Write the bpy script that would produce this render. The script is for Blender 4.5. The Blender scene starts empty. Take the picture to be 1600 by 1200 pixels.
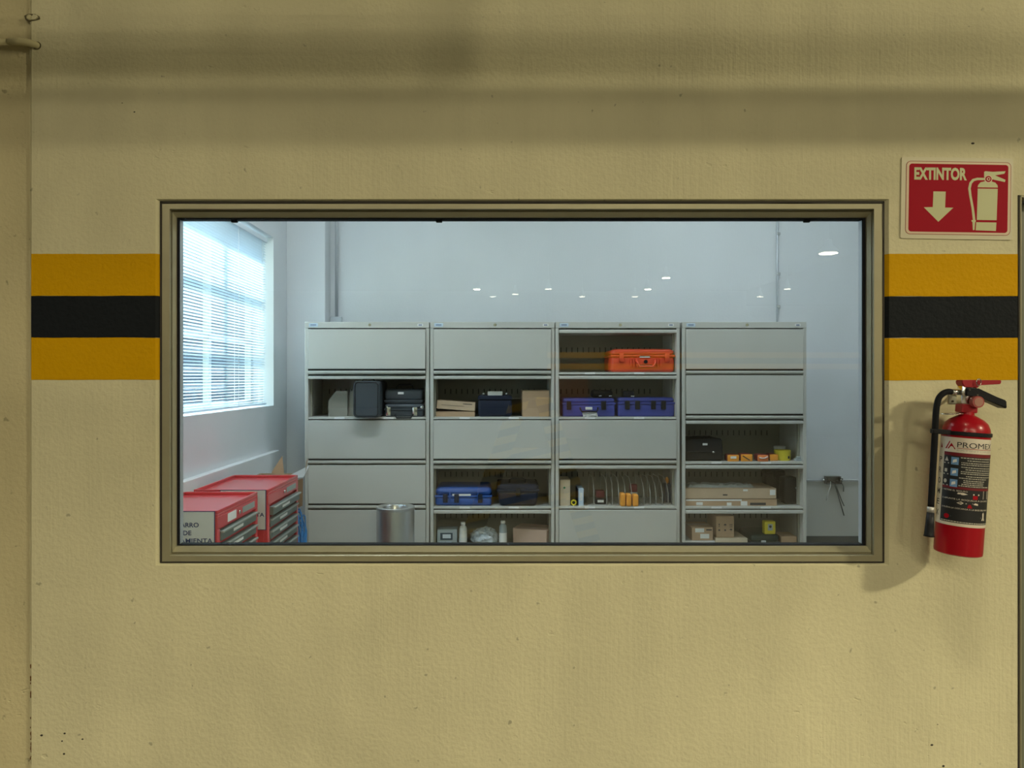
import bpy, bmesh, math, random
from mathutils import Vector, Matrix, noise

random.seed(7)
S = bpy.context.scene
COL = S.collection
PI = math.pi

# ------------------------------------------------------------------ camera
F = 1155.0                  # focal length in pixels of a 1600 px wide picture
VX, VY = 775.0, 590.0       # vanishing point of the depth direction
CAM_Y, CAM_Z = -2.31, 1.45
cam_d = bpy.data.cameras.new('camera')
cam = bpy.data.objects.new('camera', cam_d)
COL.objects.link(cam)
cam.location = (0, CAM_Y, CAM_Z)
cam.rotation_euler = (PI / 2, 0, 0)
cam_d.sensor_fit = 'HORIZONTAL'
cam_d.sensor_width = 36.0
cam_d.lens = 36.0 * F / 1600.0
cam_d.shift_x = (800 - VX) / 1600.0
cam_d.shift_y = -(600 - VY) / 1600.0
cam_d.clip_start = 0.05
S.camera = cam

# ------------------------------------------------------------------ light and exposure
S.view_settings.view_transform = 'Standard'
S.view_settings.look = 'None'
S.view_settings.gamma = 1.0
S.view_settings.use_curve_mapping = False
S.view_settings.exposure = 0.0
w = bpy.data.worlds.new('sky')
S.world = w
w.use_nodes = True
bg = w.node_tree.nodes['Background']
bg.inputs['Color'].default_value = (0.48, 0.74, 1.0, 1)
bg.inputs['Strength'].default_value = 8.5
SUN_E = 14.0
sun_d = bpy.data.lights.new('sun', 'SUN')
sun = bpy.data.objects.new('sun', sun_d)
COL.objects.link(sun)
sun_d.energy = SUN_E
sun_d.angle = math.radians(1.0)
sun_d.color = (0.82, 0.93, 1.0)
sun.rotation_euler = Vector((0.62, -0.25, -0.74)).to_track_quat('-Z', 'Y').to_euler()
HALL_COL = (1.0, 0.89, 0.60)     # warm hall lamps
ROOM_COL = (0.82, 0.925, 1.0)     # cool room tubes
LAMP_GRAZE, LAMP_FRONT, LAMP_FAR, LAMP_NEAR = 590.0, 305.0, 54.0, 71.0
ROOM_W = 35.0


# ------------------------------------------------------------------ helpers
def X(px, d): return (px - VX) / F * d
def Z(py, d): return CAM_Z - (py - VY) / F * d
def Yd(d): return d + CAM_Y


def srgb(r, g, b):
    def c(v):
        v /= 255.0
        return v / 12.92 if v <= 0.04045 else ((v + 0.055) / 1.055) ** 2.4
    return (c(r), c(g), c(b), 1.0)


def mat(name, col, rough=0.5, metal=0.0, var=0.0, var_scale=8.0, bump=0.0, bump_scale=60.0, stretch=None, emit=None, spec=None, coat=0.0):
    m = bpy.data.materials.new(name)
    m.use_nodes = True
    nt = m.node_tree
    b = nt.nodes['Principled BSDF']
    b.inputs['Base Color'].default_value = col
    b.inputs['Roughness'].default_value = rough
    b.inputs['Metallic'].default_value = metal
    if spec is not None:
        b.inputs['Specular IOR Level'].default_value = spec
    if coat:
        b.inputs['Coat Weight'].default_value = coat
        b.inputs['Coat Roughness'].default_value = 0.15
    if emit:
        b.inputs['Emission Color'].default_value = emit[0]
        b.inputs['Emission Strength'].default_value = emit[1]
    tc = nt.nodes.new('ShaderNodeTexCoord')
    src = tc.outputs['Object']
    if stretch:
        mp = nt.nodes.new('ShaderNodeMapping')
        mp.inputs['Scale'].default_value = stretch
        nt.links.new(src, mp.inputs['Vector'])
        src = mp.outputs['Vector']
    if var > 0:
        n = nt.nodes.new('ShaderNodeTexNoise')
        n.inputs['Scale'].default_value = var_scale
        n.inputs['Detail'].default_value = 5
        nt.links.new(src, n.inputs['Vector'])
        r = nt.nodes.new('ShaderNodeMapRange')
        r.inputs['From Min'].default_value = 0.25
        r.inputs['From Max'].default_value = 0.75
        r.inputs['To Min'].default_value = 1 - var
        r.inputs['To Max'].default_value = 1 + var * 0.6
        nt.links.new(n.outputs['Fac'], r.inputs['Value'])
        mx = nt.nodes.new('ShaderNodeVectorMath')
        mx.operation = 'SCALE'
        mx.inputs[0].default_value = col[:3]
        nt.links.new(r.outputs['Result'], mx.inputs['Scale'])
        nt.links.new(mx.outputs['Vector'], b.inputs['Base Color'])
    if bump > 0:
        n = nt.nodes.new('ShaderNodeTexNoise')
        n.inputs['Scale'].default_value = bump_scale
        n.inputs['Detail'].default_value = 6
        nt.links.new(src, n.inputs['Vector'])
        bp = nt.nodes.new('ShaderNodeBump')
        bp.inputs['Strength'].default_value = bump
        bp.inputs['Distance'].default_value = 0.01
        nt.links.new(n.outputs['Fac'], bp.inputs['Height'])
        nt.links.new(bp.outputs['Normal'], b.inputs['Normal'])
    return m


def plaster(name, col, dirt=0.12, rough=0.85, b_big=0.5, b_fine=0.35, b_brush=0.3, pits=True, spec=0.25):
    """painted rough plaster: cloudy paint, fine grain, vertical brush strokes, a few pits"""
    m = bpy.data.materials.new(name)
    m.use_nodes = True
    nt = m.node_tree
    L = nt.links.new
    b = nt.nodes['Principled BSDF']
    b.inputs['Roughness'].default_value = rough
    b.inputs['Specular IOR Level'].default_value = spec
    tc = nt.nodes.new('ShaderNodeTexCoord').outputs['Object']

    def ns(scale, detail=5, stretch=None, dist=0.0):
        n = nt.nodes.new('ShaderNodeTexNoise')
        n.inputs['Scale'].default_value = scale
        n.inputs['Detail'].default_value = detail
        n.inputs['Distortion'].default_value = dist
        v = tc
        if stretch:
            mp = nt.nodes.new('ShaderNodeMapping')
            mp.inputs['Scale'].default_value = stretch
            L(tc, mp.inputs['Vector'])
            v = mp.outputs['Vector']
        L(v, n.inputs['Vector'])
        return n.outputs['Fac']

    def rng(v, a, c, lo, hi):
        r = nt.nodes.new('ShaderNodeMapRange')
        r.inputs['From Min'].default_value = a
        r.inputs['From Max'].default_value = c
        r.inputs['To Min'].default_value = lo
        r.inputs['To Max'].default_value = hi
        L(v, r.inputs['Value'])
        return r.outputs['Result']

    def mul(a, c, op='MULTIPLY'):
        n = nt.nodes.new('ShaderNodeMath')
        n.operation = op
        for i, v in enumerate((a, c)):
            if isinstance(v, (int, float)):
                n.inputs[i].default_value = v
            else:
                L(v, n.inputs[i])
        return n.outputs[0]
    cloud = rng(ns(1.6, 6, dist=0.6), 0.3, 0.7, 1 - dirt, 1 + dirt * 0.5)
    streak = rng(ns(7, 6, (1.0, 1.0, 0.12)), 0.35, 0.7, 1.0 + dirt * 0.25, 1 - dirt * 0.35)
    k = mul(cloud, streak)
    if pits:
        k = mul(k, rng(ns(34, 2), 0.71, 0.76, 1.0, 0.62))
    sc = nt.nodes.new('ShaderNodeVectorMath')
    sc.operation = 'SCALE'
    sc.inputs[0].default_value = col[:3]
    L(k, sc.inputs['Scale'])
    L(sc.outputs['Vector'], b.inputs['Base Color'])
    h = mul(ns(9, 7, dist=0.4), b_big)
    h = mul(h, mul(ns(75, 5), b_fine), 'ADD')
    brush = mul(ns(90, 4, (1.0, 1.0, 0.045)), b_brush)
    brush = mul(brush, rng(ns(1.1, 2), 0.4, 0.62, 0.0, 1.0))
    h = mul(h, brush, 'ADD')
    if pits:
        pit = rng(ns(26, 3, (1, 1, 1.5)), 0.66, 0.74, 0.0, -0.35)
        pit = mul(pit, rng(ns(1.7, 2), 0.5, 0.62, 0.0, 1.0))
        h = mul(h, pit, 'ADD')
    bp = nt.nodes.new('ShaderNodeBump')
    bp.inputs['Strength'].default_value = 0.55
    bp.inputs['Distance'].default_value = 0.012
    L(h, bp.inputs['Height'])
    L(bp.outputs['Normal'], b.inputs['Normal'])
    return m


def glass_mat(name, tint=(0.97, 0.99, 0.98, 1), f0=0.065):
    """thin pane: clear with an angle dependent mirror reflection"""
    m = bpy.data.materials.new(name)
    m.use_nodes = True
    nt = m.node_tree
    nt.nodes.clear()
    L = nt.links.new
    out = nt.nodes.new('ShaderNodeOutputMaterial')
    mix = nt.nodes.new('ShaderNodeMixShader')
    tr = nt.nodes.new('ShaderNodeBsdfTransparent')
    tr.inputs['Color'].default_value = tint
    gl = nt.nodes.new('ShaderNodeBsdfGlossy')
    gl.inputs['Roughness'].default_value = 0.0
    lw = nt.nodes.new('ShaderNodeLayerWeight')
    pw = nt.nodes.new('ShaderNodeMath')
    pw.operation = 'POWER'
    pw.inputs[1].default_value = 5.0
    L(lw.outputs['Facing'], pw.inputs[0])
    ma = nt.nodes.new('ShaderNodeMath')
    ma.operation = 'MULTIPLY_ADD'
    ma.inputs[1].default_value = 1 - f0
    ma.inputs[2].default_value = f0
    L(pw.outputs[0], ma.inputs[0])
    L(ma.outputs[0], mix.inputs['Fac'])
    L(tr.outputs[0], mix.inputs[1])
    L(gl.outputs[0], mix.inputs[2])
    L(mix.outputs[0], out.inputs['Surface'])
    return m


def new_bm(): return bmesh.new()


def add_box(bm, x0, x1, y0, y1, z0, z1, bev=0.0, seg=1, M=None):
    vs = [bm.verts.new((x, y, z)) for x in (x0, x1) for y in (y0, y1) for z in (z0, z1)]
    fs = [(0, 1, 3, 2), (4, 6, 7, 5), (0, 4, 5, 1), (2, 3, 7, 6), (0, 2, 6, 4), (1, 5, 7, 3)]
    faces = [bm.faces.new([vs[i] for i in f]) for f in fs]
    vv = list(vs)
    if bev > 0:
        es = list({e for f in faces for e in f.edges})
        r = bmesh.ops.bevel(bm, geom=es, offset=bev, segments=seg, profile=0.5, affect='EDGES')
        vv = list({v for v in vs if v.is_valid} | {v for v in r['verts'] if v.is_valid} | {v for f in r['faces'] if f.is_valid for v in f.verts})
    if M is not None:
        for v in vv:
            v.co = M @ v.co
    return vv


def add_tube(bm, pts, rad, n=10, caps=True):
    pts = [Vector(p) for p in pts]
    rads = rad if isinstance(rad, (list, tuple)) else [rad] * len(pts)
    rings = []
    up = None
    for i, p in enumerate(pts):
        t = (pts[min(i + 1, len(pts) - 1)] - pts[max(i - 1, 0)]).normalized()
        if up is None:
            up = Vector((0, 0, 1)) if abs(t.z) < 0.9 else Vector((1, 0, 0))
        a = (up - t * up.dot(t)).normalized()
        up = a
        b2 = t.cross(a)
        rings.append([bm.verts.new(p + (a * math.cos(k * 2 * PI / n) + b2 * math.sin(k * 2 * PI / n)) * rads[i]) for k in range(n)])
    for r0, r1 in zip(rings, rings[1:]):
        for k in range(n):
            f = bm.faces.new((r0[k], r0[(k + 1) % n], r1[(k + 1) % n], r1[k]))
            f.smooth = True
    if caps:
        bm.faces.new(rings[0][::-1])
        bm.faces.new(rings[-1])


def add_lathe(bm, prof, n=32, M=None, smooth=True, caps=True):
    rings = []
    for r, z in prof:
        rings.append([bm.verts.new((r * math.cos(k * 2 * PI / n), r * math.sin(k * 2 * PI / n), z)) for k in range(n)])
    for r0, r1 in zip(rings, rings[1:]):
        for k in range(n):
            f = bm.faces.new((r0[k], r0[(k + 1) % n], r1[(k + 1) % n], r1[k]))
            f.smooth = smooth
    if caps:
        bm.faces.new(rings[0][::-1])
        bm.faces.new(rings[-1])
    if M is not None:
        for r in rings:
            for v in r:
                v.co = M @ v.co


def add_prism(bm, pts, y0, y1, M=None):
    """polygon in x-z extruded along y"""
    a = [bm.verts.new((p[0], y0, p[1])) for p in pts]
    b = [bm.verts.new((p[0], y1, p[1])) for p in pts]
    n = len(pts)
    bm.faces.new(a)
    bm.faces.new(b[::-1])
    for i in range(n):
        bm.faces.new((a[i], b[i], b[(i + 1) % n], a[(i + 1) % n]))
    if M is not None:
        for v in a + b:
            v.co = M @ v.co


def rrect(x0, x1, z0, z1, r, n=6):
    out = []
    for cx, cz, a0 in ((x1 - r, z1 - r, 0), (x0 + r, z1 - r, 90), (x0 + r, z0 + r, 180), (x1 - r, z0 + r, 270)):
        for k in range(n + 1):
            a = math.radians(a0 + 90 * k / n)
            out.append((cx + r * math.cos(a), cz + r * math.sin(a)))
    return out


def obj(name, bm, m, parent=None, smooth_angle=None):
    bmesh.ops.recalc_face_normals(bm, faces=bm.faces)
    me = bpy.data.meshes.new(name)
    bm.to_mesh(me)
    bm.free()
    o = bpy.data.objects.new(name, me)
    COL.objects.link(o)
    if m is not None:
        me.materials.append(m)
    if parent is not None:
        o.parent = parent
    if smooth_angle is not None:
        for p in me.polygons:
            p.use_smooth = True
        me.set_sharp_from_angle(angle=math.radians(smooth_angle))
    return o


def struct(name, bm, m, parent=None):
    o = obj(name, bm, m, parent)
    if parent is None:
        o['kind'] = 'structure'
    return o


def thing(name, label, cat, loc=(0, 0, 0), rotz=0.0, group=None):
    o = bpy.data.objects.new(name, None)
    COL.objects.link(o)
    o.empty_display_size = 0.1
    o.location = loc
    o.rotation_euler = (0, 0, rotz)
    tag(o, label, cat, group)
    return o


def tag(o, label, cat, group=None):
    o['label'] = label
    o['category'] = cat
    if group:
        o['group'] = group
    return o


def box_obj(name, m, parent, x0, x1, y0, y1, z0, z1, bev=0.0, seg=1, M=None):
    bm = new_bm()
    add_box(bm, x0, x1, y0, y1, z0, z1, bev, seg, M)
    return obj(name, bm, m, parent, 40 if bev > 0 else None)


def add_text(bm, s, height, cx, cz, y, depth=0.0006, width=None, bold=0.0, align='CENTER', M=None, fn=None):
    """text standing in the x-z plane, facing -y; HEIGHT is that of the capitals"""
    cu = bpy.data.curves.new('t', 'FONT')
    cu.body = s
    cu.size = 1.0
    cu.offset = bold
    cu.resolution_u = 3
    to = bpy.data.objects.new('t', cu)
    COL.objects.link(to)
    dg = bpy.context.evaluated_depsgraph_get()
    dg.update()
    me = bpy.data.meshes.new_from_object(to.evaluated_get(dg))
    COL.objects.unlink(to)
    bpy.data.objects.remove(to)
    bpy.data.curves.remove(cu)
    xs = [v.co.x for v in me.vertices]
    ys = [v.co.y for v in me.vertices]
    if not xs:
        return
    capH = 0.69 if any(c.isalnum() for c in s) else max(ys) - min(ys)
    sz = height / capH
    wid = (max(xs) - min(xs)) * sz
    sx = sz * (width / wid if width else 1.0)
    x0 = min(xs) * sx
    wd = (max(xs) - min(xs)) * sx
    off = cx - x0 - (wd / 2 if align == 'CENTER' else (wd if align == 'RIGHT' else 0))
    vm = []
    for v in me.vertices:
        p = Vector((v.co.x * sx + off, y, cz + v.co.y * sz - height / 2))
        if fn:
            p = fn(p)
        if M is not None:
            p = M @ p
        vm.append(bm.verts.new(p))
    fs = []
    for p in me.polygons:
        try:
            fs.append(bm.faces.new([vm[i] for i in p.vertices]))
        except ValueError:
            pass
    bpy.data.meshes.remove(me)
    return vm


def text_obj(name, s, m, parent, height, cx, cz, y, **k):
    bm = new_bm()
    add_text(bm, s, height, cx, cz, y, **k)
    return obj(name, bm, m, parent)


# ------------------------------------------------------------------ materials
M_ = {}
M_['wall'] = plaster('cream_wall_paint', (0.68, 0.64, 0.42, 1), dirt=0.11)
M_['column'] = plaster('ochre_cream_paint_dimmed', (0.60, 0.535, 0.32, 1), dirt=0.14, b_big=0.25, b_brush=0.1)  # ochre tint, with the column's dimmer light also put into the colour
M_['yellow'] = plaster('yellow_stripe_paint', (0.64, 0.345, 0.0, 1), dirt=0.05, rough=0.65, b_brush=0.15, pits=False, spec=0.1)
M_['black'] = plaster('black_stripe_paint', (0.010, 0.013, 0.0165, 1), dirt=0.12, rough=0.6, b_brush=0.15, pits=False, spec=0.12)
M_['frame'] = mat('champagne_aluminium', (0.37, 0.345, 0.225, 1), 0.42, 0.35, var=0.06, var_scale=20)
M_['caulk'] = mat('dark_sealant', (0.035, 0.03, 0.022, 1), 0.8)
M_['hole'] = mat('hole_shade', (0.13, 0.11, 0.06, 1), 0.9)  # dark colour standing in for the shade inside a wall hole
M_['gasket'] = mat('black_rubber', (0.012, 0.013, 0.015, 1), 0.7, spec=0.1)
M_['glass'] = glass_mat('window_glass')
M_['room'] = plaster('white_room_paint', (0.72, 0.745, 0.765, 1), dirt=0.04, b_big=0.2, b_fine=0.1, b_brush=0.05, pits=False)
M_['dado'] = plaster('grey_dado_paint', (0.56, 0.565, 0.53, 1), dirt=0.04, b_big=0.2, b_fine=0.1, b_brush=0.05, pits=False)
M_['floor'] = mat('grey_floor', (0.32, 0.32, 0.30, 1), 0.35, var=0.12, var_scale=3)
M_['hall_floor'] = mat('hall_floor', (0.08, 0.075, 0.06, 1), 0.4, var=0.15, var_scale=2)
M_['hall_ceiling'] = mat('hall_ceiling', (0.30, 0.30, 0.28, 1), 0.8)
M_['partition'] = mat('partition_paint', (0.09, 0.09, 0.08, 1), 0.8)
M_['hall_wall'] = mat('hall_wall', (0.16, 0.155, 0.13, 1), 0.8, var=0.08, var_scale=1)
M_['base'] = mat('dark_grey_baseboard', (0.075, 0.085, 0.08, 1), 0.5)
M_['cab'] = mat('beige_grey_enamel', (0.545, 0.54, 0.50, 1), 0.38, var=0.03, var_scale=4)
M_['cab_in_shade'] = mat('beige_grey_enamel_shaded', (0.34, 0.33, 0.27, 1), 0.6)  # same enamel, darkened to paint in the shade inside the cabinets
M_['slot'] = mat('dark_slot', (0.02, 0.02, 0.02, 1), 0.8)
M_['steel'] = mat('brushed_steel', (0.62, 0.62, 0.61, 1), 0.32, 1.0, bump=0.06, bump_scale=90, stretch=(1, 1, 0.05))
M_['chrome'] = mat('polished_metal', (0.72, 0.72, 0.70, 1), 0.18, 1.0)
M_['zinc'] = mat('zinc_conduit', (0.56, 0.59, 0.62, 1), 0.4, 0.4)
M_['white'] = mat('white_paper', (0.80, 0.80, 0.78, 1), 0.6)
M_['label_blue'] = mat('pale_blue_label', (0.55, 0.66, 0.78, 1), 0.5)
M_['label_ink'] = mat('label_ink', (0.12, 0.16, 0.28, 1), 0.6)
M_['red'] = mat('red_enamel', (0.62, 0.045, 0.06, 1), 0.4, coat=0.7, var=0.05, var_scale=6)
M_['ext_red'] = mat('extinguisher_red', (0.36, 0.004, 0.012, 1), 0.3, coat=0.15, spec=0.3)
M_['lever_red'] = mat('lever_red', (0.36, 0.014, 0.022, 1), 0.4)
M_['blackplastic'] = mat('black_plastic', (0.014, 0.015, 0.018, 1), 0.42, spec=0.2, bump=0.1, bump_scale=200)
M_['softblack'] = mat('black_nylon', (0.010, 0.0115, 0.014, 1), 0.75, spec=0.2, bump=0.3, bump_scale=220)
M_['charcoal'] = mat('charcoal_vinyl', (0.045, 0.055, 0.066, 1), 0.5, bump=0.15, bump_scale=250)
M_['navy'] = mat('navy_plastic', (0.016, 0.022, 0.042, 1), 0.4, spec=0.2, bump=0.1, bump_scale=200)
M_['green_dark'] = mat('dark_green_plastic', (0.018, 0.032, 0.026, 1), 0.5, spec=0.2)
M_['blue'] = mat('blue_plastic', (0.016, 0.085, 0.36, 1), 0.4, bump=0.08, bump_scale=180)
M_['indigo'] = mat('indigo_plastic', (0.045, 0.06, 0.30, 1), 0.42, bump=0.08, bump_scale=180)
M_['orange'] = mat('orange_plastic', (0.76, 0.075, 0.025, 1), 0.42, bump=0.06, bump_scale=180)
M_['amber'] = mat('amber_plastic', (0.85, 0.34, 0.03, 1), 0.45)
M_['darkred'] = mat('dark_red_plastic', (0.16, 0.012, 0.018, 1), 0.5)
M_['yellowtub'] = mat('yellow_plastic', (0.72, 0.60, 0.03, 1), 0.45)
M_['greyplastic'] = mat('grey_plastic', (0.36, 0.42, 0.45, 1), 0.45)
M_['screen'] = mat('dark_screen', (0.05, 0.08, 0.11, 1), 0.2)
M_['lcd'] = mat('pale_lcd', (0.62, 0.70, 0.78, 1), 0.3)
M_['card'] = mat('brown_cardboard', (0.46, 0.31, 0.19, 1), 0.85, var=0.07, var_scale=14)
M_['card2'] = mat('pale_cardboard', (0.54, 0.40, 0.27, 1), 0.85, var=0.07, var_scale=14)
M_['card3'] = mat('beige_cardboard', (0.62, 0.52, 0.38, 1), 0.85, var=0.06, var_scale=14)
M_['cardwhite'] = mat('white_cardboard', (0.66, 0.66, 0.64, 1), 0.8)
M_['tape'] = mat('packing_tape', (0.40, 0.28, 0.17, 1), 0.35)
M_['ink'] = mat('black_print', (0.035, 0.03, 0.028, 1), 0.7)
M_['tan'] = mat('tan_divider', (0.26, 0.245, 0.20, 1), 0.5)
M_['wire'] = mat('plated_wire', (0.52, 0.52, 0.50, 1), 0.4, 0.5)
M_['cable'] = mat('blue_cable_jacket', (0.03, 0.22, 0.55, 1), 0.5)
M_['film'] = mat('clear_film', (0.55, 0.58, 0.58, 1), 0.25, var=0.2, var_scale=30)
M_['bag'] = mat('clear_bag', (0.60, 0.67, 0.74, 1), 0.2, var=0.35, var_scale=40)
M_['bottle'] = mat('white_bottle_plastic', (0.74, 0.75, 0.72, 1), 0.45)
M_['sign_cream'] = mat('sign_cream', (0.60, 0.56, 0.37, 1), 0.45)
M_['sign_plate'] = mat('sign_plate', (0.64, 0.60, 0.42, 1), 0.45)
M_['sign_pink'] = mat('sign_pale_border', (0.70, 0.55, 0.38, 1), 0.45)
M_['sign_red'] = mat('sign_red', (0.36, 0.0, 0.013, 1), 0.6, spec=0.15)
M_['sign_green'] = mat('sign_pale_green', (0.55, 0.56, 0.30, 1), 0.45)
M_['sign_line'] = mat('sign_dark_line', (0.30, 0.05, 0.03, 1), 0.5)
M_['ext_label'] = mat('extinguisher_label', (0.70, 0.64, 0.53, 1), 0.4)
M_['ext_ink'] = mat('extinguisher_label_black', (0.014, 0.015, 0.017, 1), 0.45)
M_['ext_lines'] = mat('extinguisher_label_print', (0.50, 0.48, 0.40, 1), 0.5)
M_['ext_dark_red'] = mat('extinguisher_label_dark_red', (0.16, 0.006, 0.012, 1), 0.5)
M_['ext_blue'] = mat('extinguisher_label_blue', (0.16, 0.32, 0.58, 1), 0.5)
M_['gauge'] = mat('gauge_cover', (0.42, 0.11, 0.10, 1), 0.25)
M_['hookmetal'] = mat('hook_metal', (0.45, 0.46, 0.36, 1), 0.45, 0.3)
M_['cartdrawer'] = mat('grey_green_drawer', (0.13, 0.165, 0.155, 1), 0.4)
M_['cartlip'] = mat('grey_drawer_lip', (0.30, 0.34, 0.32, 1), 0.35)
M_['cartsign'] = mat('cart_sign_white', (0.66, 0.67, 0.68, 1), 0.5)
M_['navyink'] = mat('navy_lettering', (0.02, 0.035, 0.14, 1), 0.6)
M_['conduit_cream'] = mat('cream_painted_conduit', (0.58, 0.53, 0.30, 1), 0.6)
M_['rust'] = mat('rust', (0.16, 0.07, 0.02, 1), 0.9)
M_['door'] = mat('grey_door_metal', (0.16, 0.17, 0.12, 1), 0.5)
M_['lampbody'] = mat('lamp_housing', (0.3, 0.3, 0.3, 1), 0.5, 0.5)
M_['lens'] = mat('lamp_lens', (0.9, 0.9, 0.9, 1), 0.4, emit=((1.0, 0.90, 0.70, 1), 13.0))
M_['tube'] = mat('fluorescent_lens', (0.9, 0.9, 0.9, 1), 0.4, emit=((0.86, 0.96, 1.0, 1), 4.0))
M_['facade'] = mat('exterior_render', (0.085, 0.097, 0.115, 1), 0.85, var=0.3, var_scale=0.8)
M_['asphalt'] = mat('exterior_ground', (0.16, 0.16, 0.16, 1), 0.9)
M_['walnut'] = mat('brown_laminate', (0.20, 0.09, 0.05, 1), 0.5)


def slat_material():
    m = bpy.data.materials.new('white_blind_slat')
    m.use_nodes = True
    nt = m.node_tree
    nt.nodes.clear()
    out = nt.nodes.new('ShaderNodeOutputMaterial')
    mix = nt.nodes.new('ShaderNodeMixShader')
    d = nt.nodes.new('ShaderNodeBsdfDiffuse')
    d.inputs['Color'].default_value = (0.82, 0.86, 0.88, 1)
    t = nt.nodes.new('ShaderNodeBsdfTranslucent')
    t.inputs['Color'].default_value = (0.72, 0.88, 1.0, 1)
    mix.inputs['Fac'].default_value = 0.22
    nt.links.new(d.outputs[0], mix.inputs[1])
    nt.links.new(t.outputs[0], mix.inputs[2])
    nt.links.new(mix.outputs[0], out.inputs['Surface'])
    return m


M_['slat'] = slat_material()


def stripe_material():
    """yellow and black diagonal warning stripes (flat print)"""
    m = bpy.data.materials.new('warning_stripes')
    m.use_nodes = True
    nt = m.node_tree
    b = nt.nodes['Principled BSDF']
    b.inputs['Roughness'].default_value = 0.6
    tc = nt.nodes.new('ShaderNodeTexCoord')
    wv = nt.nodes.new('ShaderNodeTexWave')
    wv.bands_direction = 'Z'
    mp = nt.nodes.new('ShaderNodeMapping')
    mp.inputs['Rotation'].default_value = (0, 0.25, 0)
    wv.inputs['Scale'].default_value = 2.6
    nt.links.new(tc.outputs['Object'], mp.inputs['Vector'])
    nt.links.new(mp.outputs['Vector'], wv.inputs['Vector'])
    r = nt.nodes.new('ShaderNodeValToRGB')
    r.color_ramp.interpolation = 'CONSTANT'
    r.color_ramp.elements[0].color = (0.015, 0.016, 0.02, 1)
    r.color_ramp.elements[1].position = 0.5
    r.color_ramp.elements[1].color = (0.85, 0.55, 0.02, 1)
    nt.links.new(wv.outputs['Fac'], r.inputs['Fac'])
    nt.links.new(r.outputs['Color'], b.inputs['Base Color'])
    return m


M_['warn'] = stripe_material()

# ================================================================== THE SETTING
D0 = 2.31
# ---- front wall with the window and the door opening
WL, WR = X(46, D0), X(1592, D0)
HX0, HX1, HZ0, HZ1 = X(249, D0), X(1383, D0), Z(880, D0), Z(314, D0)
CH = 0.012
DOOR_Z = Z(305, D0)
WT = 0.14


def grid_wall(name, m, xsF, xsB, zsF, zsB, y0, ym, y1, holes, parent=None):
    """wall in the x-z plane with rectangular holes; front edges of holes are chamfered from y0 to ym"""
    bm = new_bm()
    nx, nz = len(xsF), len(zsF)
    vf = [[bm.verts.new((xsF[i], y0, zsF[j])) for j in range(nz)] for i in range(nx)]
    vm = [[bm.verts.new((xsB[i], ym, zsB[j])) for j in range(nz)] for i in range(nx)]
    vb = [[bm.verts.new((xsB[i], y1, zsB[j])) for j in range(nz)] for i in range(nx)]
    solid = lambda i, j: 0 <= i < nx - 1 and 0 <= j < nz - 1 and (i, j) not in holes
    for i in range(nx - 1):
        for j in range(nz - 1):
            if not solid(i, j):
                continue
            bm.faces.new((vf[i][j], vf[i + 1][j], vf[i + 1][j + 1], vf[i][j + 1]))
            bm.faces.new((vb[i][j + 1], vb[i + 1][j + 1], vb[i + 1][j], vb[i][j]))
            for (di, dj, a, c) in ((-1, 0, (i, j), (i, j + 1)), (1, 0, (i + 1, j), (i + 1, j + 1)), (0, -1, (i, j), (i + 1, j)), (0, 1, (i, j + 1), (i + 1, j + 1))):
                if not solid(i + di, j + dj):
                    for A, B in ((vf, vm), (vm, vb)):
                        try:
                            bm.faces.new((A[a[0]][a[1]], A[c[0]][c[1]], B[c[0]][c[1]], B[a[0]][a[1]]))
                        except ValueError:
                            pass
    loose = [v for v in bm.verts if not v.link_faces]
    bmesh.ops.delete(bm, geom=loose, context='VERTS')
    return struct(name, bm, m, parent)


DW1 = WR + 0.92
xsF = [WL + 0.006, HX0 - CH, HX1 + CH, WR - 0.004, DW1, 12.0]
xsB = [WL, HX0, HX1, WR, DW1, 12.0]
zsF = [0.0, HZ0 - CH * 0.6, HZ1 + CH * 0.5, DOOR_Z, 6.0]
zsB = [0.0, HZ0, HZ1, DOOR_Z, 6.0]
wall_front = grid_wall('wall_front', M_['wall'], xsF, xsB, zsF, zsB, 0.0, 0.012, WT, {(1, 1), (3, 0), (3, 1), (3, 2)})


def stripe(name, m, z0, z1, left):
    """a painted band lying on the plaster, with hand-cut edges; turns into the window reveal"""
    bm = new_bm()
    n = 46
    if left:
        xs = [WL + 0.0065 + (HX0 - CH - WL - 0.0065) * k / n for k in range(n + 1)]
    else:
        xs = [HX1 + CH + (WR - 0.0045 - HX1 - CH) * k / n for k in range(n + 1)]
    ys = [-0.0012] * (n + 1)
    if left:
        xs.append(HX0 - 0.0005); ys.append(0.0105)
        xs.insert(0, WL - 0.0012); ys.insert(0, 0.012)
    else:
        xs.insert(0, HX1 + 0.0005); ys.insert(0, 0.0105)
        xs.append(WR + 0.0012); ys.append(0.012)
    rows = []
    for x, y in zip(xs, ys):
        a = noise.noise(Vector((x * 9, z0 * 40, 3.1))) * 0.0016 + noise.noise(Vector((x * 45, z0 * 40, 1.1))) * 0.0006
        b = noise.noise(Vector((x * 9, z1 * 40, 7.7))) * 0.0016 + noise.noise(Vector((x * 45, z1 * 40, 9.1))) * 0.0006
        rows.append((bm.verts.new((x, y, z0 + a)), bm.verts.new((x, y, z1 + b))))
    for r0, r1 in zip(rows, rows[1:]):
        bm.faces.new((r0[0], r1[0], r1[1], r0[1]))
    return obj(name, bm, m, wall_front)


for left in (True, False):
    dz = 0.001 if left else 0.0
    stripe('yellow_stripe', M_['yellow'], Z(463, D0) + dz, Z(397, D0) + dz, left)
    stripe('black_stripe', M_['black'], Z(528, D0) + dz, Z(463, D0) + dz, left)
    stripe('yellow_stripe', M_['yellow'], Z(594, D0) + dz, Z(528, D0) + dz, left)

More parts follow.
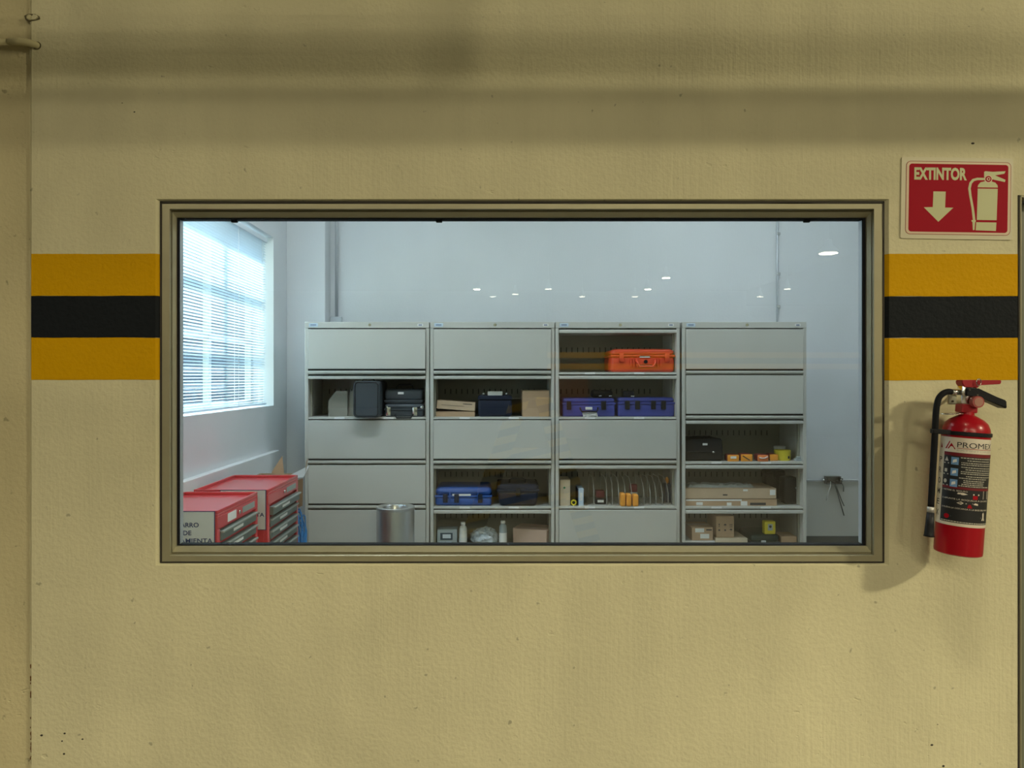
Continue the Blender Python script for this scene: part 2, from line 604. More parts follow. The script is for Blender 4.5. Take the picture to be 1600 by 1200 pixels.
# recessed column at the left edge, with the rusty corner bead between it and the wall
bm = new_bm()
add_box(bm, -12, WL + 0.01, 0.012, 0.30, 0, 6.0)
struct('column_left', bm, M_['column'])
bm = new_bm()
zz = 0.0
while zz < 6.0:
    seg = 0.05
    rr = 0.0016 + 0.0012 * noise.noise(Vector((0, 0, zz * 23)))
    add_tube(bm, [(WL + 0.001, 0.004, zz), (WL + 0.001 + 0.0006 * noise.noise(Vector((1, 2, zz * 9))), 0.004, zz + seg)], max(rr, 0.0008), 6, False)
    zz += seg
obj('corner_bead', bm, M_['wall'], wall_front)
rust_bits = []
random.seed(3)
bm = new_bm()
for k in range(26):
    py = random.choice([random.uniform(1030, 1090), random.uniform(1120, 1200), random.uniform(1145, 1195)])
    z = Z(py, D0)
    rr = random.uniform(0.0010, 0.0028)
    bmesh.ops.create_icosphere(bm, subdivisions=1, radius=1.0, matrix=Matrix.Translation((WL + 0.002 + random.uniform(-0.001, 0.002), 0.003, z)) @ Matrix.Diagonal((rr * 0.8, 0.002, rr * random.uniform(1.2, 4), 1)))
o = obj('rust_spots', bm, M_['rust'], wall_front)
o['kind'] = 'stuff'
# chips, screw holes and stray spots in the plaster
bm = new_bm()
for px, py, r in ((1520, 224, 3.2), (1489, 562, 3.6), (1494, 576, 3.0), (65, 1149, 2.6), (101, 1146, 2.2), (97, 1158, 1.6), (129, 1155, 2.0), (100, 1178, 2.2), (1456, 1164, 2.6), (1474, 1197, 2.4), (1465, 1132, 1.4), (210, 175, 1.6), (191, 161, 1.2)):
    bmesh.ops.create_icosphere(bm, subdivisions=1, radius=1.0, matrix=Matrix.Translation((X(px, D0), 0.0, Z(py, D0))) @ Matrix.Diagonal((r / 500, 0.001, r / 700 * random.uniform(0.7, 1.4), 1)))
o = obj('wall_holes', bm, M_['caulk'], wall_front)
o['kind'] = 'stuff'

# ---- the door at the right edge: steel frame and leaf
door = struct('door_1', new_bm(), None)
bpy.data.objects.remove(door)
bm = new_bm()
add_box(bm, WR + 0.008, DW1 - 0.006, 0.05, 0.09, 0.005, DOOR_Z - 0.012, 0.003)
door = struct('door_1', bm, M_['door'])
bm = new_bm()
add_box(bm, WR + 0.001, WR + 0.007, -0.004, 0.10, 0, DOOR_Z - 0.001, 0.002)
add_box(bm, DW1 - 0.006, DW1 - 0.001, -0.004, 0.10, 0, DOOR_Z - 0.001, 0.002)
add_box(bm, WR + 0.001, DW1 - 0.001, -0.004, 0.10, DOOR_Z - 0.008, DOOR_Z - 0.001, 0.002)
obj('door_frame', bm, M_['frame'], door)
bm = new_bm()
zz = 0.0
while zz < DOOR_Z:
    wv = 0.0022 + 0.002 * noise.noise(Vector((5, 1, zz * 14)))
    add_box(bm, WR - wv, WR + 0.0012, -0.0016, 0.004, zz, min(zz + 0.02, DOOR_Z))
    zz += 0.02
obj('caulk_line', bm, M_['caulk'], door)

# ---- window_1: aluminium frame, gasket and one big pane
FT = {'l': 0.037, 'r': 0.041, 't': 0.042, 'b': 0.048}
PROF = [(0.0, 0.016), (0.05, 0.008), (0.42, 0.008), (0.46, 0.012), (0.47, 0.028), (0.56, 0.028), (0.57, 0.022), (0.60, 0.020), (0.92, 0.036), (0.93, 0.046), (0.93, 0.085), (0.0, 0.085)]
TLR = [0.0, 0.05, 0.69, 0.70, 0.705, 0.735, 0.745, 0.76, 0.92, 0.93, 0.93, 0.0]     # the uprights have a wider face
fx0, fx1, fz0, fz1 = HX0 + 0.003, HX1 - 0.002, HZ0 + 0.001, HZ1 - 0.005
window_1 = None


def rail(side):
    bm = new_bm()
    A, B = [], []
    for (t, y), tx in zip(PROF, TLR):
        l, r, tt, bb = fx0 + tx * FT['l'], fx1 - tx * FT['r'], fz1 - t * FT['t'], fz0 + t * FT['b']
        if side == 'l': a, b = (l, bb), (l, tt)
        if side == 'r': a, b = (r, bb), (r, tt)
        if side == 't': a, b = (l, tt), (r, tt)
        if side == 'b': a, b = (l, bb), (r, bb)
        A.append(bm.verts.new((a[0], y, a[1])))
        B.append(bm.verts.new((b[0], y, b[1])))
    n = len(PROF)
    for i in range(n):
        bm.faces.new((A[i], A[(i + 1) % n], B[(i + 1) % n], B[i]))
    bm.faces.new(A)
    bm.faces.new(B[::-1])
    return bm


def ring(bm, x0, x1, z0, z1, wl, wr, wt, wb, y0, y1):
    add_box(bm, x0, x0 + wl, y0, y1, z0, z1)
    add_box(bm, x1 - wr, x1, y0, y1, z0, z1)
    add_box(bm, x0 + wl, x1 - wr, y0, y1, z1 - wt, z1)
    add_box(bm, x0 + wl, x1 - wr, y0, y1, z0, z0 + wb)


gx0, gx1 = fx0 + FT['l'] * 0.93, fx1 - FT['r'] * 0.93
gz0, gz1 = fz0 + FT['b'] * 0.93, fz1 - FT['t'] * 0.93
bm = new_bm()
add_box(bm, gx0 - 0.004, gx1 + 0.004, 0.050, 0.056, gz0 - 0.004, gz1 + 0.004)
window_1 = struct('window_1', bm, M_['glass'])
for s in 'lrtb':
    obj('frame_rail', rail(s), M_['frame'], window_1)
bm = new_bm()
ring(bm, gx0, gx1, gz0, gz1, 0.006, 0.0085, 0.003, 0.003, 0.042, 0.0495)
obj('gasket', bm, M_['gasket'], window_1)
bm = new_bm()
add_box(bm, gx0, gx0 + 0.0015, 0.057, 0.085, gz0 + 0.0025, gz1 - 0.0025)
add_box(bm, gx1 - 0.0015, gx1, 0.057, 0.085, gz0 + 0.0025, gz1 - 0.0025)
obj('inner_bead', bm, M_['zinc'], window_1)
bm = new_bm()
add_box(bm, gx0, gx1, 0.057, 0.085, gz0, gz0 + 0.0006)
add_box(bm, gx0, gx1, 0.057, 0.085, gz1 - 0.002, gz1)
obj('inner_gasket', bm, M_['gasket'], window_1)
bm = new_bm()
n = 80
for k in range(n):
    xa, xb = HX0 + (HX1 - HX0) * k / n, HX0 + (HX1 - HX0) * (k + 1) / n
    th = 0.0052 + 0.0022 * noise.noise(Vector((xa * 6, 0, 4)))
    add_box(bm, xa, xb, 0.006, 0.02, HZ1 - th, HZ1 + 0.001)
    th = 0.0022 + 0.0012 * noise.noise(Vector((xa * 8, 3, 4)))
    add_box(bm, xa, xb, 0.006, 0.02, HZ0 - 0.001, HZ0 + th)
for k in range(40):
    za, zb = HZ0 + (HZ1 - HZ0) * k / 40, HZ0 + (HZ1 - HZ0) * (k + 1) / 40
    th = 0.0040 + 0.0018 * noise.noise(Vector((za * 8, 1, 8)))
    add_box(bm, HX0 - 0.001, HX0 + th, 0.006, 0.02, za, zb)
    th = 0.0036 + 0.003 * noise.noise(Vector((za * 9, 7, 8)))
    add_box(bm, HX1 - th, HX1 + 0.001, 0.006, 0.02, za, zb)
obj('sealant_bead', bm, M_['caulk'], window_1)
for px in (366, 686, 1261):
    bm = new_bm()
    xx = X(px, D0 + 0.06)
    add_box(bm, xx - 0.010, xx + 0.010, 0.058, 0.068, gz1 - 0.010, gz1 - 0.0005, 0.001)
    obj('frame_clip', bm, M_['gasket'], window_1)

# ---- the room behind the glass
RX0, RX1 = -1.70, 3.4
RY1 = Yd(6.2)
RH = 3.7
bm = new_bm()
add_box(bm, RX0 - 0.3, RX1 + 0.2, WT, RY1 + 0.2, -0.1, 0.0)
struct('floor', bm, M_['floor'])
bm = new_bm()
add_box(bm, RX0 - 0.3, RX1 + 0.2, WT, RY1 + 0.2, RH, RH + 0.1)
struct('ceiling', bm, M_['room'])
bm = new_bm()
add_box(bm, RX0 - 0.2, RX1 + 0.2, RY1, RY1 + 0.2, 0.0, RH)
wall_back = struct('wall_back', bm, M_['room'])
DADO_Z = Z(752, 6.2)
bm = new_bm()
add_box(bm, RX0 + 0.4, RX1, RY1 - 0.004, RY1, 0.0, DADO_Z)
obj('painted_dado', bm, M_['dado'], wall_back)
bm = new_bm()
add_box(bm, X(508, 6.0), RX1, RY1 - 0.016, RY1 - 0.004, 0.0, Z(838, 6.18), 0.003)
struct('baseboard_back', bm, M_['base'])
bm = new_bm()
add_box(bm, RX1, RX1 + 0.2, WT, RY1, 0.0, RH)
struct('wall_right', bm, M_['room'])
bm = new_bm()
add_box(bm, RX0, X(508, 6.0), Yd(6.0), RY1, 0.0, RH, 0.004)
struct('column_back', bm, M_['room'])
# left wall with window opening (built in the x-z plane, then turned)
BY0, BY1 = 0.75, Yd(5.65)
BZ0, BZ1 = Z(633.5, 5.65), 2.52
bm = new_bm()
ys = [WT, BY0, BY1, RY1]
zs = [0.0, BZ0, BZ1, RH]
for i in range(3):
    for j in range(3):
        if (i, j) != (1, 1):
            add_box(bm, RX0 - 0.22, RX0, ys[i], ys[i + 1], zs[j], zs[j + 1])
bmesh.ops.remove_doubles(bm, verts=bm.verts, dist=0.0005)
wall_left = struct('wall_left', bm, M_['room'])
bm = new_bm()
add_box(bm, RX0, RX0 + 0.045, WT, BY1, 0.0, 0.897, 0.004)
struct('trim_1', bm, M_['room'])
# outer window in that opening
bm = new_bm()
add_box(bm, RX0 - 0.185, RX0 - 0.18, BY0 + 0.02, BY1 - 0.02, BZ0 + 0.02, BZ1 - 0.02)
window_2 = struct('window_2', bm, M_['glass'])
bm = new_bm()
xa, xb = RX0 - 0.20, RX0 - 0.16
add_box(bm, xa, xb, BY0, BY1, BZ0, BZ0 + 0.04)
add_box(bm, xa, xb, BY0, BY1, BZ1 - 0.04, BZ1)
add_box(bm, xa, xb, BY0, BY0 + 0.04, BZ0 + 0.04, BZ1 - 0.04)
add_box(bm, xa, xb, BY1 - 0.04, BY1, BZ0 + 0.04, BZ1 - 0.04)
obj('window_frame', bm, M_['zinc'], window_2)
for yy in (1.65, 2.5):
    bm = new_bm()
    add_box(bm, xa, xb, yy - 0.02, yy + 0.02, BZ0 + 0.04, BZ1 - 0.04)
    obj('mullion', bm, M_['zinc'], window_2)
for zzz in (1.72, 2.15):
    bm = new_bm()
    add_box(bm, xa + 0.005, xb - 0.005, BY0 + 0.04, BY1 - 0.04, zzz - 0.015, zzz + 0.015)
    obj('transom', bm, M_['zinc'], window_2)
# what stands outside: a shaded building across the yard
bm = new_bm()
add_box(bm, -30, RX0 - 0.3, -12, 26, -0.2, -0.1)
struct('ground', bm, M_['asphalt'])
bm = new_bm()
add_box(bm, -18.0, -14.0, -16, 36, -0.1, 7.5)
struct('wall_outside', bm, M_['facade'])
bm = new_bm()
add_box(bm, -30.0, RX0 - 0.6, 23.0, 25.0, -0.1, 9.5)
struct('wall_outside_wing', bm, M_['facade'])

# ---- the hall behind the camera (seen mirrored in the glass, and its lamps light the wall)
HXA, HXB, HYB, HH = -12.0, 12.0, -33.0, 5.6
bm = new_bm()
add_box(bm, HXA, HXB, HYB, WT, -0.1, 0.0)
struct('floor_hall', bm, M_['hall_floor'])
bm = new_bm()
add_box(bm, HXA, HXB, HYB, WT, HH, HH + 0.1)
struct('ceiling_hall', bm, M_['hall_ceiling'])
for nm, a in (('wall_hall_left', (HXA - 0.1, HXA, HYB, WT)), ('wall_hall_right', (HXB, HXB + 0.1, HYB, WT)), ('wall_hall_rear', (HXA, HXB, HYB - 0.1, HYB))):
    bm = new_bm()
    add_box(bm, a[0], a[1], a[2], a[3], 0.0, HH)
    struct(nm, bm, M_['hall_wall'])
# partition with the same warning stripes
PYW = -15.7
bm = new_bm()
add_box(bm, 1.25, HXB, PYW - 0.12, PYW, 0.0, 3.2)
part_w = struct('wall_partition', bm, M_['partition'])
for nm, m, za, zb in (('yellow_stripe', 'yellow', 1.93, 2.07), ('black_stripe', 'black', 1.79, 1.93), ('yellow_stripe', 'yellow', 1.65, 1.79)):
    bm = new_bm()
    add_box(bm, 1.25, HXB, PYW, PYW + 0.004, za, zb)
    obj(nm, bm, M_[m], part_w)
# unseen slab, added to keep light off the top of the wall
bm = new_bm()
add_box(bm, HXA, HXB, -0.9, 0.0, 3.2, 3.4)
struct('slab_added_shade', bm, M_['hall_ceiling'])
# unseen duct below the slab, shaped to cast the dark band on the wall
t = thing('shade_duct', 'unseen grey duct above the picture, shaped to shade the wall', 'duct', (0, -0.72, 2.57))
bm = new_bm()
add_box(bm, HXA + 0.5, HXB - 0.5, -0.05, 0.05, 0.05, 0.15, 0.004)
obj('duct_body', bm, M_['hall_ceiling'], t)
for k in range(12):
    box_obj('hanger', M_['zinc'], t, -11 + 2 * k - 0.01, -11 + 2 * k + 0.01, -0.01, 0.01, 0.151, 0.628)
# brown cupboards and a stair far behind, faint in the glass
bm = new_bm()
add_box(bm, 1.35, 2.2, PYW + 0.02, PYW + 0.5, 0.0, 1.5, 0.01)
t = obj('brown_cupboard', bm, M_['walnut'])
tag(t, 'brown cupboard against the far hall partition, mirrored faintly in the glass', 'cupboard')


def hall_lamp(x, y, z, watts, r=0.2, label='round hall lamp mirrored as a small bright dot in the window glass', group='hall lamps mirrored in the glass'):
    t = thing('hall_lamp', label, 'lamp', (x, y, z), 0, group)
    bm = new_bm()
    add_lathe(bm, [(r * 1.12, 0.0), (r * 1.1, 0.06), (r * 0.5, 0.2), (r * 0.4, 0.34), (r * 0.1, 0.36)], 20, caps=True)
    obj('lamp_housing', bm, M_['lampbody'], t)
    bm = new_bm()
    add_lathe(bm, [(r, -0.012), (r, -0.002)], 20)
    obj('lamp_lens', bm, M_['lens'], t)
    bm = new_bm()
    add_tube(bm, [(0, 0, 0.34), (0, 0, HH - z - 0.004)], 0.012, 6)
    obj('lamp_rod', bm, M_['lampbody'], t)
    if watts > 0:
        ld = bpy.data.lights.new('hall_lamp_light', 'AREA')
        ld.shape = 'DISK'
        ld.size = r * 2
        ld.energy = watts
        ld.color = HALL_COL
        lo = bpy.data.objects.new('hall_lamp_light', ld)
        COL.objects.link(lo)
        lo.location = (0, 0, -0.02)
        lo.parent = t
    return t


LZ = 4.7
DOT = {745: 'the upper left one', 770: 'the second from left', 805: 'the third from left', 857: 'alone above the second cabinet', 910: 'above the left end of the third cabinet', 993: 'lowest above the orange case', 1013: 'middle one above the orange case', 1042: 'topmost above the orange case', 1189: 'just left of the thin conduit', 1232: 'just right of the thin conduit'}
for px, py, w8 in ((745, 451, 1), (857, 451, 0), (1013, 451, 1), (1232, 451, 0), (770, 463, 0), (805, 459, 0), (910, 463, 0), (993, 463, 0), (1189, 463, 0), (1042, 433, 1)):
    dist = (LZ - CAM_Z) * F / (VY - py)
    hall_lamp(X(px, dist), -(dist - D0), LZ, LAMP_FAR * w8, 0.12, 'hall lamp mirrored as a bright dot, ' + DOT[px])
dist = (LZ - CAM_Z) * F / (VY - 394)
hall_lamp(X(1297, dist), -(dist - D0), LZ, LAMP_FAR, 0.22, 'nearest hall lamp, mirrored as the large bright oval at the right of the glass', None)
HG = 'hall lamps in front of the wall'
for x, y, z, wt, r_, lab_ in (
        (6.7, -4.3, LZ, LAMP_GRAZE, 0.26, 'hall lamp far to the right above the extinguisher, outside the picture'),
        (3.6, -11.5, 4.9, LAMP_FRONT, 0.22, 'hall lamp farthest in front of the wall, outside the picture'),
        (-2.5, -6.5, 4.9, LAMP_NEAR, 0.6, 'hall lamp in front of the left stripe, outside the picture'),
        (2.2, -9.0, 4.9, LAMP_NEAR, 0.6, 'hall lamp in front of the extinguisher, outside the picture'),
        (-5.0, -8.5, 4.9, LAMP_NEAR, 0.6, 'hall lamp far left of the column, outside the picture'),
        (0.8, -8.0, 4.9, LAMP_NEAR, 0.6, 'hall lamp in front of the window, outside the picture'),
        (0.3, -1.75, 4.9, 58.0, 0.3, 'unseen lamp added to light the striped trestle, outside the picture')):  # extra lamp, added to brighten the trestle and the lower wall
    hall_lamp(x, y, z, wt, r_, lab_, HG)

# striped trestle behind the camera
t = thing('striped_trestle', 'yellow and black striped trestle in the hall, mirrored in the middle of the glass', 'trestle', (0.28, -3.75, 0))
t.rotation_euler = (-0.30, 0, 0)
for s in (-1, 1):
    bm = new_bm()
    add_prism(bm, [(s * 0.62, 0.0), (s * 0.44, 0.0), (s * 0.02, 1.35), (s * 0.16, 1.35)], -0.02, 0.02)
    obj('leg', bm, M_['warn'], t)
for zc in (0.45, 0.85):
    bm = new_bm()
    hw = 0.58 - 0.33 * zc
    add_box(bm, -hw, hw, -0.03, -0.021, zc - 0.07, zc + 0.07)
    obj('crossbar', bm, M_['warn'], t)

# ---- room ceiling lights
for i, (x, y) in enumerate(((-0.75, 1.7), (1.9, 2.3))):
    t = thing('ceiling_light', ('tube light on the room ceiling nearer the blind, above the picture', 'tube light on the room ceiling nearer the right wall, above the picture')[i], 'ceiling light', (x, y, RH))
    box_obj('light_tray', M_['cab'], t, -0.62, 0.62, -0.15, 0.15, -0.06, 0.0, 0.004)
    box_obj('diffuser', M_['tube'], t, -0.58, 0.58, -0.13, 0.13, -0.066, -0.0605)
    ld = bpy.data.lights.new('tube_light', 'AREA')
    ld.shape = 'RECTANGLE'
    ld.size, ld.size_y = 1.16, 0.26
    ld.energy = ROOM_W * (1.15, 0.8)[i]
    ld.color = ROOM_COL
    lo = bpy.data.objects.new('tube_light', ld)
    COL.objects.link(lo)
    lo.location = (0, 0, -0.07)
    lo.parent = t
# daylight sampling aid for the outer window
ld = bpy.data.lights.new('window_portal', 'AREA')
ld.shape = 'RECTANGLE'
ld.size, ld.size_y = BZ1 - BZ0, BY1 - BY0
lo = bpy.data.objects.new('window_portal', ld)
COL.objects.link(lo)
lo.location = (RX0 - 0.215, (BY0 + BY1) / 2, (BZ0 + BZ1) / 2)
lo.rotation_euler = (0, -PI / 2, 0)
ld.cycles.is_portal = True

# ================================================================== VENETIAN BLIND
bl = thing('venetian_blind', 'white venetian blind with thin slats hanging in the bright side window', 'blind', (RX0 - 0.03, 0, 0))
by0, by1 = BY0 + 0.03, Yd(5.53)
bz0, bz1 = BZ0 + 0.012, 2.484
box_obj('headrail', M_['slat'], bl, -0.02, 0.02, by0, by1, bz1 - 0.03, bz1 + 0.005, 0.002)
box_obj('bottom_rail', M_['slat'], bl, -0.014, 0.014, by0, by1, bz0, bz0 + 0.014, 0.003)
slat_me = None
ns_ = 62
for k in range(ns_):
    z = bz0 + 0.028 + (bz1 - 0.045 - bz0 - 0.028) * k / (ns_ - 1)
    if slat_me is None:
        bm = new_bm()
        cs = [(-0.0125, 0.0), (-0.006, 0.0014), (0.0, 0.0019), (0.006, 0.0014), (0.0125, 0.0)]
        va = [bm.verts.new((x, by0, zz)) for x, zz in cs]
        vb = [bm.verts.new((x, by1, zz)) for x, zz in cs]
        for i in range(4):
            bm.faces.new((va[i], va[i + 1], vb[i + 1], vb[i]))
        o = obj('slat', bm, M_['slat'], bl)
        slat_me = o.data
    else:
        o = bpy.data.objects.new('slat', slat_me)
        COL.objects.link(o)
        o.parent = bl
    o.location = (0, 0, z)
    o.rotation_euler = (0, math.radians(-15 + random.uniform(-1.5, 1.5)), 0)
for yy in (1.72, 2.62, 3.12):
    bm = new_bm()
    add_tube(bm, [(0.014, yy, bz0 + 0.01), (0.014, yy, bz1 - 0.02)], 0.0016, 5)
    add_tube(bm, [(-0.014, yy, bz0 + 0.01), (-0.014, yy, bz1 - 0.02)], 0.0016, 5)
    obj('ladder_cord', bm, M_['white'], bl)

# ================================================================== CABINETS
CD = 5.4
CY = Yd(CD)
CW = 0.908
CDEP = 0.46
ZT = Z(503, CD)
ZB = [Z(513, CD)] + [Z(585 + 70 * k, CD) for k in range(5)]     # row boundaries, top to bottom
ST = 0.024
SHELF = 0.016


def shelf_z(r):      # top of the shelf of row r (1..5)
    return ZB[r] + SHELF


def cabinet(xc, label, closed, ajar=()):
    t = thing('storage_cabinet', label, 'cabinet', (xc, CY, 0), 0, 'flipper door cabinets along the back wall')
    hw = CW / 2
    for s in (-1, 1):
        xa, xb = (-hw, -hw + ST) if s < 0 else (hw - ST, hw)
        box_obj('side_panel', M_['cab'], t, xa, xb, 0, CDEP, 0.0, ZT - 0.046, 0.0015)
    top = box_obj('top_panel', M_['cab'], t, -hw, hw, -0.002, CDEP, ZT - 0.045, ZT, 0.002)
    box_obj('back_panel', M_['cab_in_shade'], t, -hw + ST, hw - ST, CDEP - 0.012, CDEP, 0.02, ZT - 0.046)
    box_obj('plinth', M_['cab'], t, -hw + ST, hw - ST, 0.01, 0.04, 0.0, ZB[5] - 0.002)
    bm = new_bm()
    add_lathe(bm, [(0.011, -0.006), (0.011, 0.0)], 14, Matrix.Translation((0.02, -0.0025, ZT - 0.022)) @ Matrix.Rotation(PI / 2, 4, 'X'))
    lk = obj('lock', bm, M_['chrome'], t)
    bm = new_bm()
    add_box(bm, -hw + 0.03, -hw + 0.095, -0.005, -0.0021, ZT - 0.036, ZT - 0.010, 0.002)
    lb = obj('name_plate', bm, M_['label_blue'], t)
    box_obj('print', M_['label_ink'], lb, -hw + 0.042, -hw + 0.083, -0.0058, -0.0051, ZT - 0.026, ZT - 0.019)
    bm = new_bm()
    add_box(bm, hw - 0.085, hw - 0.045, -0.0040, -0.0021, ZT - 0.032, ZT - 0.014)
    lb = obj('number_sticker', bm, M_['white'], t)
    box_obj('print', M_['label_ink'], lb, hw - 0.078, hw - 0.052, -0.0048, -0.0041, ZT - 0.027, ZT - 0.019)
    xa, xb = -hw + ST + 0.002, hw - ST - 0.002
    for r in range(1, 6):
        zt, zb = ZB[r - 1], ZB[r]
        box_obj('shelf', M_['cab'], t, xa - 0.001, xb + 0.001, 0.004, CDEP - 0.013, zb, zb + SHELF, 0.001)
        if r in closed:
            piv = Vector((0, 0, zt - 0.008))
            R = Matrix.Translation(piv) @ Matrix.Rotation(math.radians(ajar[r]) if r in ajar else 0.0, 4, 'X') @ Matrix.Translation(-piv)
            d = box_obj('door', M_['cab'], t, xa, xb, -0.012, 0.002, zb + 0.040, zt - 0.007, 0.002, 1, R)
            box_obj('door_channel', M_['slot'], d, xa, xb, -0.002, 0.002, zb + 0.026, zb + 0.0395, 0, 1, R)
            box_obj('door_pull', M_['cab'], d, xa, xb, -0.016, 0.002, zb + 0.008, zb + 0.026, 0.003, 2, R)
        else:
            box_obj('retracted_door', M_['cab'], t, xa, xb, -0.010, CDEP - 0.06, zt - 0.034, zt - 0.010, 0.003, 2)
            for i in range(2):
                xx = xa + (xb - xa) * (0.22 + 0.42 * i)
                box_obj('shelf_tag', M_['white'], t, xx, xx + 0.075, 0.0015, 0.0035, zb + 0.001, zb + SHELF - 0.001)
            bm = new_bm()
            nsl = int((xb - xa - 0.08) / 0.044)
            for i in range(nsl):
                xx = xa + 0.05 + i * 0.044
                add_box(bm, xx, xx + 0.006, CDEP - 0.0135, CDEP - 0.0121, zb + 0.175, zb + 0.215)
            o = obj('back_slots', bm, M_['slot'], t)
            o['kind'] = 'stuff'
            for s in (-1, 1):
                xx = xa - 0.001 if s < 0 else xb + 0.001
                box_obj('runner', M_['cab_in_shade'], t, min(xx, xx - s * 0.012), max(xx, xx - s * 0.012), 0.06, 0.09, zb + SHELF + 0.002, zt - 0.036)
    return t


CX = [X((476 + 671) / 2, CD), X((672 + 866.5) / 2, CD), X((868 + 1062) / 2, CD), X((1064 + 1262) / 2, CD)]
cabinet(CX[0], 'leftmost beige storage cabinet with one open shelf holding black cases', {1, 3, 4, 5}, {1: -2.0})
cabinet(CX[1], 'second beige storage cabinet from the left, with navy case above and blue case below', {1, 3}, {1: -0.8, 3: -2.6})
cabinet(CX[2], 'third beige storage cabinet from the left, holding the orange case on its top shelf', {3, 5})
cabinet(CX[3], 'rightmost beige storage cabinet with three open lower shelves', {1, 2})


# ================================================================== THINGS ON THE SHELVES
def place(px0, px1, dd):
    """centre x and width of something whose front stands dd behind the cabinet front"""
    d = CD + dd
    a, b = X(px0, d), X(px1, d)
    return (a + b) / 2, b - a, CY + dd


def hgt(py_top, r, dd):
    return Z(py_top, CD + dd) - shelf_z(r)


def hard_case(name, label, cat, px0, px1, py_top, r, m, dd=0.05, dep=0.28, split=0.62, latches=(0.22, 0.78), handle=True, plate=None, top_handle=False, ribs=0, zbase=None, rotz=0.0, group=None, taper=0.0, latch_m='blackplastic', rnd=0.022):
    xc, wd, y = place(px0, px1, dd)
    z0 = shelf_z(r) if zbase is None else zbase
    h = Z(py_top, CD + dd) - z0
    t = thing(name, label, cat, (xc, y, z0), rotz, group)
    zs = h * split
    hw = wd / 2
    bv = min(rnd, h * 0.24)
    bm = new_bm()
    vv = add_box(bm, -hw, hw, 0.0, dep, 0.0, zs - 0.002, bv * 0.6, 3)
    for v in vv:
        k = 1 - taper * (1 - v.co.z / zs)
        v.co.x *= k
    obj('case_body', bm, m, t, 50)
    bm = new_bm()
    vv = add_box(bm, -hw, hw, 0.0, dep, zs + 0.001, h, min(bv, (h - zs) * 0.48 if rnd < 0.03 else (h - zs) * 0.8), 4)
    obj('case_lid', bm, m, t, 50)
    bm = new_bm()
    add_box(bm, -hw - 0.003, hw + 0.003, -0.004, dep + 0.003, zs - 0.007, zs + 0.007, 0.002)
    obj('seam_rim', bm, m, t)
    for k in latches:
        xx = -hw + wd * k
        lt = box_obj('latch', M_[latch_m], t, xx - 0.017, xx + 0.017, -0.014, -0.0005, zs - 0.045, zs + 0.018, 0.003, 2)
    if handle:
        bm = new_bm()
        hx = min(0.065, wd * 0.22)
        hz = zs - 0.03
        add_tube(bm, [(-hx, -0.004, hz), (-hx, -0.022, hz - 0.008), (-hx * 0.85, -0.026, hz - 0.028), (hx * 0.85, -0.026, hz - 0.028), (hx, -0.022, hz - 0.008), (hx, -0.004, hz)], 0.006, 8)
        obj('handle', bm, M_['blackplastic'] if m is not M_['orange'] else m, t)
    if top_handle:
        bm = new_bm()
        hx = min(0.06, wd * 0.25)
        add_tube(bm, [(-hx, dep * 0.3, h - 0.004), (-hx, dep * 0.3, h + 0.022), (-hx * 0.7, dep * 0.3, h + 0.03), (hx * 0.7, dep * 0.3, h + 0.03), (hx, dep * 0.3, h + 0.022), (hx, dep * 0.3, h - 0.004)], 0.006, 8)
        obj('carry_handle', bm, M_['blackplastic'], t)
    if plate:
        kx, kz, pw, ph = plate
        xx = -hw + wd * kx
        box_obj('case_label', M_['white'], t, xx - pw / 2, xx + pw / 2, -0.004, 0.001, h * kz - ph / 2, h * kz + ph / 2)
    for k in range(ribs):
        xx = -hw + wd * (k + 0.5) / ribs
        box_obj('rib', m, t, xx - 0.006, xx + 0.006, -0.006, 0.002, 0.012, zs - 0.01, 0.002)
    return t


def carton(name, label, px0, px1, py_top, r, m, dd=0.05, dep=0.25, zbase=None, rotz=0.0, tape=True, labels=(), group=None, roty=0.0, prints=()):
    xc, wd, y = place(px0, px1, dd)
    z0 = shelf_z(r) if zbase is None else zbase
    h = Z(py_top, CD + dd) - z0
    t = thing(name, label, 'box', (xc, y, z0), rotz, group)
    t.rotation_euler = (0, roty, rotz)
    hw = wd / 2
    box_obj('box_body', m, t, -hw, hw, 0, dep, 0, h - 0.003, 0.002)
    # top flaps meeting in the middle
    box_obj('flap', m, t, -hw, hw, 0.0, dep / 2 - 0.001, h - 0.003, h, 0.001)
    box_obj('flap', m, t, -hw, hw, dep / 2 + 0.001, dep, h - 0.003, h, 0.001)
    if tape:
        bm = new_bm()
        add_box(bm, -hw - 0.0008, hw + 0.0008, dep / 2 - 0.02, dep / 2 + 0.02, h, h + 0.0006)
        obj('tape', bm, M_['tape'], t)
    for (x0, x1, za, zb) in labels:
        box_obj('shipping_label', M_['white'], t, -hw + wd * x0, -hw + wd * x1, -0.0012, 0.0, h * za, h * zb)
    for (x0, x1, za, zb) in prints:
        box_obj('print', M_['ink'], t, -hw + wd * x0, -hw + wd * x1, -0.0010, 0.0, h * za, h * zb)
    return t


